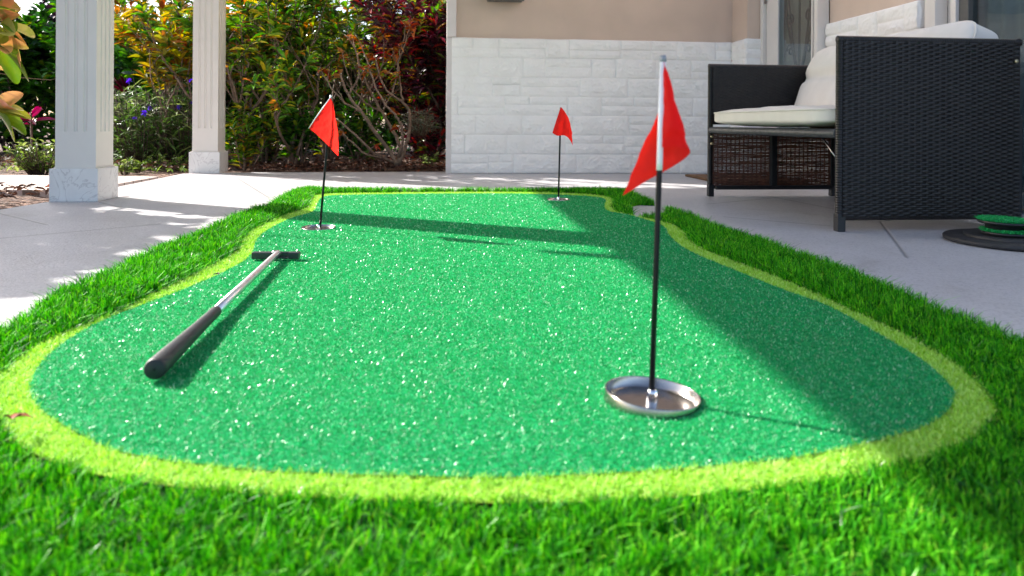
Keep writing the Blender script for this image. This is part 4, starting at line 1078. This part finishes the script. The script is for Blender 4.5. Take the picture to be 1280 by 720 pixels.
# violet flowered plants between the columns
ps = [(150, 6.2, 'violet flowered plant nearest the pedestal of the nearer column'), (178, 5.9, 'violet flowered plant in the middle of the gap between the columns'), (207, 6.3, 'tallest violet flowered plant, in the gap between the columns'), (232, 6.0, 'violet flowered plant half hidden by the farther column')]
for i, (px, Y, lab) in enumerate(ps):
    e, lines = tuft('violet_petunia', lab, gp(px, Y), 60+i, 75, 0.60 if i != 2 else 0.70, 0.36, 0.16, 0.12, L_grassy, 'plant', 'violet flowered plants between the columns', droop=0.5)
    rg = random.Random(80+i)
    for k in range(4):
        p = lines[rg.randrange(len(lines))][0][-1]+Vector((0, -0.08, 0.02)); n = 5
        B = np.tile(tuple(p), (n, 1)); a = np.arange(n)*2*math.pi/n
        D = np.stack([np.cos(a), np.full(n, -0.5), np.sin(a)], 1)
        V, t_, q_ = leaves_np(B, D, np.full(n, 0.030), np.full(n, 0.030), np.full(n, 0.1)); mesh_np('flower', V, [t_, q_], M['petal'], e)
# yellow and orange croton behind the far column, with bare twigs
shrub('yellow_croton', 'yellow and orange croton beside the top of the farther column', 'shrub', gp(222, 6.1), 71, 9, 1.5, 0.44, 0.012, L_yellow, M['bark_pale'], 18, 0.16, 0.23, levels=2, splits=3, droop=0.3, back=0.14, extra_tips=midtips(0.15, 0.6), clip=lambda p: p.z > 0.72)
# crotons of the hedge right of the far column
hd = [(300, 5.75, 201, 'leggy croton with yellow flecked leaves right beside the farther column'), (335, 6.3, 202, 'leggy croton second from the farther column'), (368, 5.85, 203, 'leggy croton behind the pole of the left flag'), (412, 6.5, 204, 'leggy croton right of the left flag, behind its cloth')]
for px, Y, sd, lab in hd:
    shrub('croton_shrub', lab, 'shrub', gp(px, Y), sd, 7, 1.75, 0.62, 0.016, L_croton, M['bark'], 15, 0.13, 0.26, levels=2, splits=3, droop=0.35, back=0.14, group='leggy crotons of the hedge', extra_tips=midtips(0.20, 0.12))
shrub('low_croton', 'low green and yellow croton at the foot of the hedge by the farther column', 'shrub', gp(308, 5.55), 210, 8, 0.62, 0.36, 0.009, L_croton, M['bark'], 12, 0.13, 0.22, levels=1, splits=3, droop=0.35, extra_tips=midtips(0.35, 0.1))
shrub('low_croton', 'low dark green croton at the foot of the hedge by the left flag', 'shrub', gp(378, 5.9), 211, 8, 0.60, 0.40, 0.009, L_green, M['bark'], 12, 0.14, 0.20, levels=1, splits=3, droop=0.35, extra_tips=midtips(0.3, 0.1))
shrub('low_croton', 'low green croton under the branches of the bare shrub', 'shrub', gp(445, 6.4), 212, 8, 0.60, 0.42, 0.009, L_green, M['bark'], 12, 0.13, 0.22, levels=1, splits=3, droop=0.35, extra_tips=midtips(0.3, 0.1))
shrub('lime_croton', 'lime yellow croton above and behind the bare branched shrub', 'shrub', gp(462, 7.2), 221, 8, 1.9, 0.62, 0.014, L_lime, M['bark'], 13, 0.14, 0.26, levels=2, splits=3, droop=0.35, extra_tips=midtips(0.2, 0.5), clip=lambda p: p.z > 0.95)
shrub('red_croton', 'tall dark red croton beside the corner of the house', 'shrub', gp(541, 6.5), 231, 9, 1.9, 0.52, 0.012, L_red, M['bark_dark'], 15, 0.16, 0.20, levels=2, splits=4, droop=0.35, back=0.16, extra_tips=midtips(0.36, 0.1))
shrub('red_croton', 'dark red croton behind the other, filling the gap to the bare shrub', 'shrub', gp(522, 7.4), 232, 8, 1.9, 0.55, 0.012, L_red, M['bark_dark'], 14, 0.16, 0.20, levels=2, splits=4, droop=0.35, back=0.16, extra_tips=midtips(0.3, 0.1))
tuft('silver_plant', 'silvery fine leaved plant behind the bare branched shrub', gp(524, 6.1, 0.25), 91, 34, 0.22, 0.16, 0.12, 0.06, L_silver, droop=0.6)

# the bare branched shrub: limbs laid out after the photograph, given their own depth
def bare_shrub():
    Y = 5.72
    b = dp(497, 206, Y); e = empty('bare_shrub', (b.x, b.y, b.z-0.03), label='pruned shrub with thick bare branches fanning up from the mulch', cat='shrub')
    L = [([(497, 207, 0), (488, 192, .0), (470, 165, -.05), (452, 140, -.10), (436, 118, -.12), (424, 92, -.10)], 0.024, .010),
         ([(493, 203, .0), (470, 192, -.1), (448, 172, -.18), (425, 152, -.22), (405, 140, -.25)], 0.016, .006),
         ([(480, 198, -.05), (458, 192, -.16), (440, 178, -.22), (425, 166, -.25)], 0.012, .006),
         ([(498, 205, 0), (500, 185, .05), (492, 165, .08), (478, 140, .10), (462, 112, .12), (450, 80, .10), (440, 50, .1)], 0.022, .008),
         ([(499, 204, 0), (508, 180, .02), (512, 160, .05), (511, 138, .06), (503, 128, .05), (490, 118, .02), (478, 104, .0), (468, 70, .0)], 0.020, .008),
         ([(498, 195, .0), (504, 172, -.05), (500, 152, -.08), (490, 140, -.10), (474, 118, -.10), (462, 88, -.12), (452, 58, -.1)], 0.015, .006),
         ([(490, 118, .02), (496, 95, .03), (499, 70, .03), (504, 50, .02), (508, 28, 0)], 0.010, .005),
         ([(503, 128, .05), (500, 104, .05), (498, 84, .08), (490, 62, .1)], 0.010, .005),
         ([(500, 70, .03), (508, 50, .0), (512, 30, -.03)], 0.007, .004),
         ([(436, 118, -.12), (448, 96, -.14), (446, 70, -.14), (440, 44, -.1)], 0.009, .004),
         ([(462, 112, .12), (474, 90, .15), (480, 66, .15), (478, 40, .12)], 0.009, .004),
         ([(452, 140, -.1), (432, 128, -.15), (412, 108, -.2), (400, 84, -.2)], 0.010, .005),
         ([(478, 140, .1), (462, 132, .06), (446, 118, .0), (436, 96, -.03), (428, 66, -.04)], 0.010, .005)]
    rg = random.Random(3); lines = []; tips = []
    for pts, r0, r1 in L:
        P = [dp(x, y, Y+d*1.6)-Vector(e.location) for x, y, d in pts]; Q = []
        for i in range(len(P)-1):
            p0 = P[max(0, i-1)]; p1 = P[i]; p2 = P[i+1]; p3 = P[min(len(P)-1, i+2)]
            for s in range(4):
                t = s/4; Q.append(0.5*((2*p1)+(-p0+p2)*t+(2*p0-5*p1+4*p2-p3)*t*t+(-p0+3*p1-3*p2+p3)*t**3)+Vector((rg.gauss(0, .004), 0, rg.gauss(0, .004))))
        Q.append(P[-1]); n = len(Q); lines.append((Q, [0.8*(r0+(r1-r0)*i/(n-1)) for i in range(n)])); tips.append((Q[-1], (Q[-1]-Q[-2]).normalized()))
        if r0 < 0.016:
            for i in range(4, n, 5):
                a = rg.uniform(0, 6.28); q = Q[i]+Vector((math.cos(a)*.09, math.sin(a)*.09, rg.uniform(.03, .14))); lines.append(([Q[i], Q[i].lerp(q, .5)+Vector((0, 0, .015)), q], [.004, .003, .002]))
                if rg.random() < .6: tips.append((q, (q-Q[i]).normalized()))
    V, Fc = tubes_np(lines, 8); mesh_np('branches', V, Fc, M['bark_pale'], e, True)
    B, D, Ln, W, DR = whorls(rg, tips, 6, 0.09, 0.42, 0.06, 0.7, 0.3, 0.9)
    V, t_, q_ = leaves_np(B, D, Ln, W, DR); mesh_np('foliage', V, [t_, q_], L_orange, e)
bare_shrub()

# weeds between the columns and along the bed, leaf litter
rg = random.Random(17)
def weed_label(i): return None
wd = [(158, 5.05, 'small weed in the mulch nearest the pedestal of the nearer column'), (172, 5.25, 'small weed second from the nearer column, at the bed edge'), (196, 5.55, 'small weed in the middle of the gap between the columns'), (222, 5.5, 'small weed beside the pedestal of the farther column'), (537, 5.9, 'small weed in the mulch beside the corner of the house')]
for i, (px, Y, lab) in enumerate(wd):
    tuft('weed', lab, gp(px, Y), 300+i, 9, 0.11, 0.08, 0.06, 0.3, L_pale, 'weed', 'weeds in the mulch')
# ground cover: uncountable low greenery between the columns
n = 2600; X = RNG.uniform(-5.5, -2.3, n); Y = RNG.uniform(5.1, 8.0, n); nzv = np.array([mnoise.noise((x*2, y*2, 9)) for x, y in zip(X, Y)]); k = nzv > -0.05; X, Y = X[k], Y[k]; n = len(X)
a = RNG.uniform(0, 2*math.pi, n)
V, t_, q_ = leaves_np(np.stack([X, Y, np.full(n, -0.01)], 1), np.stack([np.cos(a), np.sin(a), RNG.uniform(0.3, 1.5, n)], 1), RNG.uniform(0.03, 0.09, n), RNG.uniform(0.012, 0.03, n), RNG.uniform(0, 0.5, n))
o = mesh_np('ground_cover', V, [t_, q_], L_pale); tag(o, 'low green ground cover growing in the mulch between the columns', 'ground cover', kind='stuff')
n = 5200
X = np.concatenate([RNG.uniform(-4.6, 0.0, 3600), RNG.uniform(-3.4, -2.12, 900), RNG.uniform(-1.9, -0.5, 700)]); Y = np.concatenate([RNG.uniform(5.2, 7.6, 3600), RNG.uniform(2.2, 3.55, 900), RNG.uniform(5.25, 5.9, 700)])
ok = (Y > 5.30+0.1*X+0.18) | (X < -2.18); ok &= ~((X > -0.50) & (Y < 8)); ok &= ~((X < -2.15) & (Y > 3.6) & (Y < 4.75)); X, Y = X[ok], Y[ok]; n = len(X)
a = RNG.uniform(0, 2*math.pi, n)
V, t_, q_ = leaves_np(np.stack([X, Y, RNG.uniform(-0.01, 0.025, n)+0.02*(X < -2.15)], 1), np.stack([np.cos(a), np.sin(a), RNG.uniform(-0.1, 0.5, n)], 1), RNG.uniform(0.025, 0.075, n), RNG.uniform(0.010, 0.030, n), RNG.uniform(0, 0.4, n))
o = mesh_np('leaf_litter', V, [t_, q_], M['litter']); tag(o, 'brown fallen leaves lying on the mulch under the shrubs', 'leaf litter', kind='stuff')

# stray dry leaves
def stray(px, py, z, l, w, label, rz, mat):
    p = at(px, py, z); e = empty('fallen_leaf', tuple(p), rz, label=label, cat='leaf', group='stray dry leaves on the green')
    V, t_, q_ = leaves_np(np.zeros((3, 3)), np.array([[1, 0.1, 0.4], [0.4, 0.8, 0.3], [-0.7, 0.3, 0.5]]), np.array([l, l*0.8, l*0.6]), np.array([w, w*0.8, w*0.7]), np.array([0.5, 0.4, 0.3]))
    mesh_np('blade', V, [t_, q_], mat, e)
stray(15, 524, 0.03, 0.022, 0.013, 'reddish dry leaf caught in the turf at the left edge', 0.4, M['dry_leaf'])
stray(274, 343, ZG+0.008, 0.020, 0.008, 'dark dry leaf bit on the green left of the putter', 2.2, M['bark_dark'])
stray(233, 380, ZG+0.008, 0.010, 0.005, 'tiny dark leaf bit above the putter grip', 1.2, M['bark_dark'])

# ------------------------------------------------------------------ camera, light, sky
cam = bpy.data.cameras.new('camera'); co = bpy.data.objects.new('camera', cam); COL.objects.link(co)
cam.sensor_fit = 'HORIZONTAL'; cam.sensor_width = 36.0; cam.lens = 36.0*F/1280
cam.shift_y = (PY-360.0)/1280; cam.shift_x = 0.0
cam.clip_start = 0.02; cam.clip_end = 2000
co.matrix_world = Matrix.Translation((0, 0, CAMZ)) @ Matrix.Rotation(R(90), 4, 'X') @ Matrix.Rotation(ROLL, 4, 'Z')
cam.dof.use_dof = True; cam.dof.focus_distance = 2.6; cam.dof.aperture_fstop = 5.6
SC.camera = co

sun = bpy.data.lights.new('sun', 'SUN'); so = bpy.data.objects.new('sun', sun); COL.objects.link(so)
sun.energy = 4.8; sun.angle = R(0.53); sun.color = (1.0, 0.95, 0.88)
so.rotation_euler = SUND.to_track_quat('-Z', 'Y').to_euler()
w = bpy.data.worlds.new('World'); SC.world = w; w.use_nodes = True
nt = w.node_tree; bg = nt.nodes['Background']; sky = nt.nodes.new('ShaderNodeTexSky'); sky.sky_type = 'NISHITA'; sky.sun_disc = False
sky.sun_elevation = EL; sky.sun_rotation = math.atan2(-SUNH.x, -SUNH.y)
sky.altitude = 0; sky.air_density = 0.8; sky.dust_density = 2.0; sky.ozone_density = 0.3
nt.links.new(sky.outputs[0], bg.inputs[0]); bg.inputs[1].default_value = 0.12

SC.view_settings.view_transform = 'Standard'; SC.view_settings.look = 'None'; SC.view_settings.gamma = 1.0; SC.view_settings.exposure = 1.55
SC.view_settings.use_curve_mapping = False
SC.render.engine = 'CYCLES'
SC.cycles.max_bounces = 8; SC.cycles.diffuse_bounces = 5; SC.cycles.transparent_max_bounces = 12; SC.cycles.sample_clamp_indirect = 8.0
SC.cycles.use_denoising = True
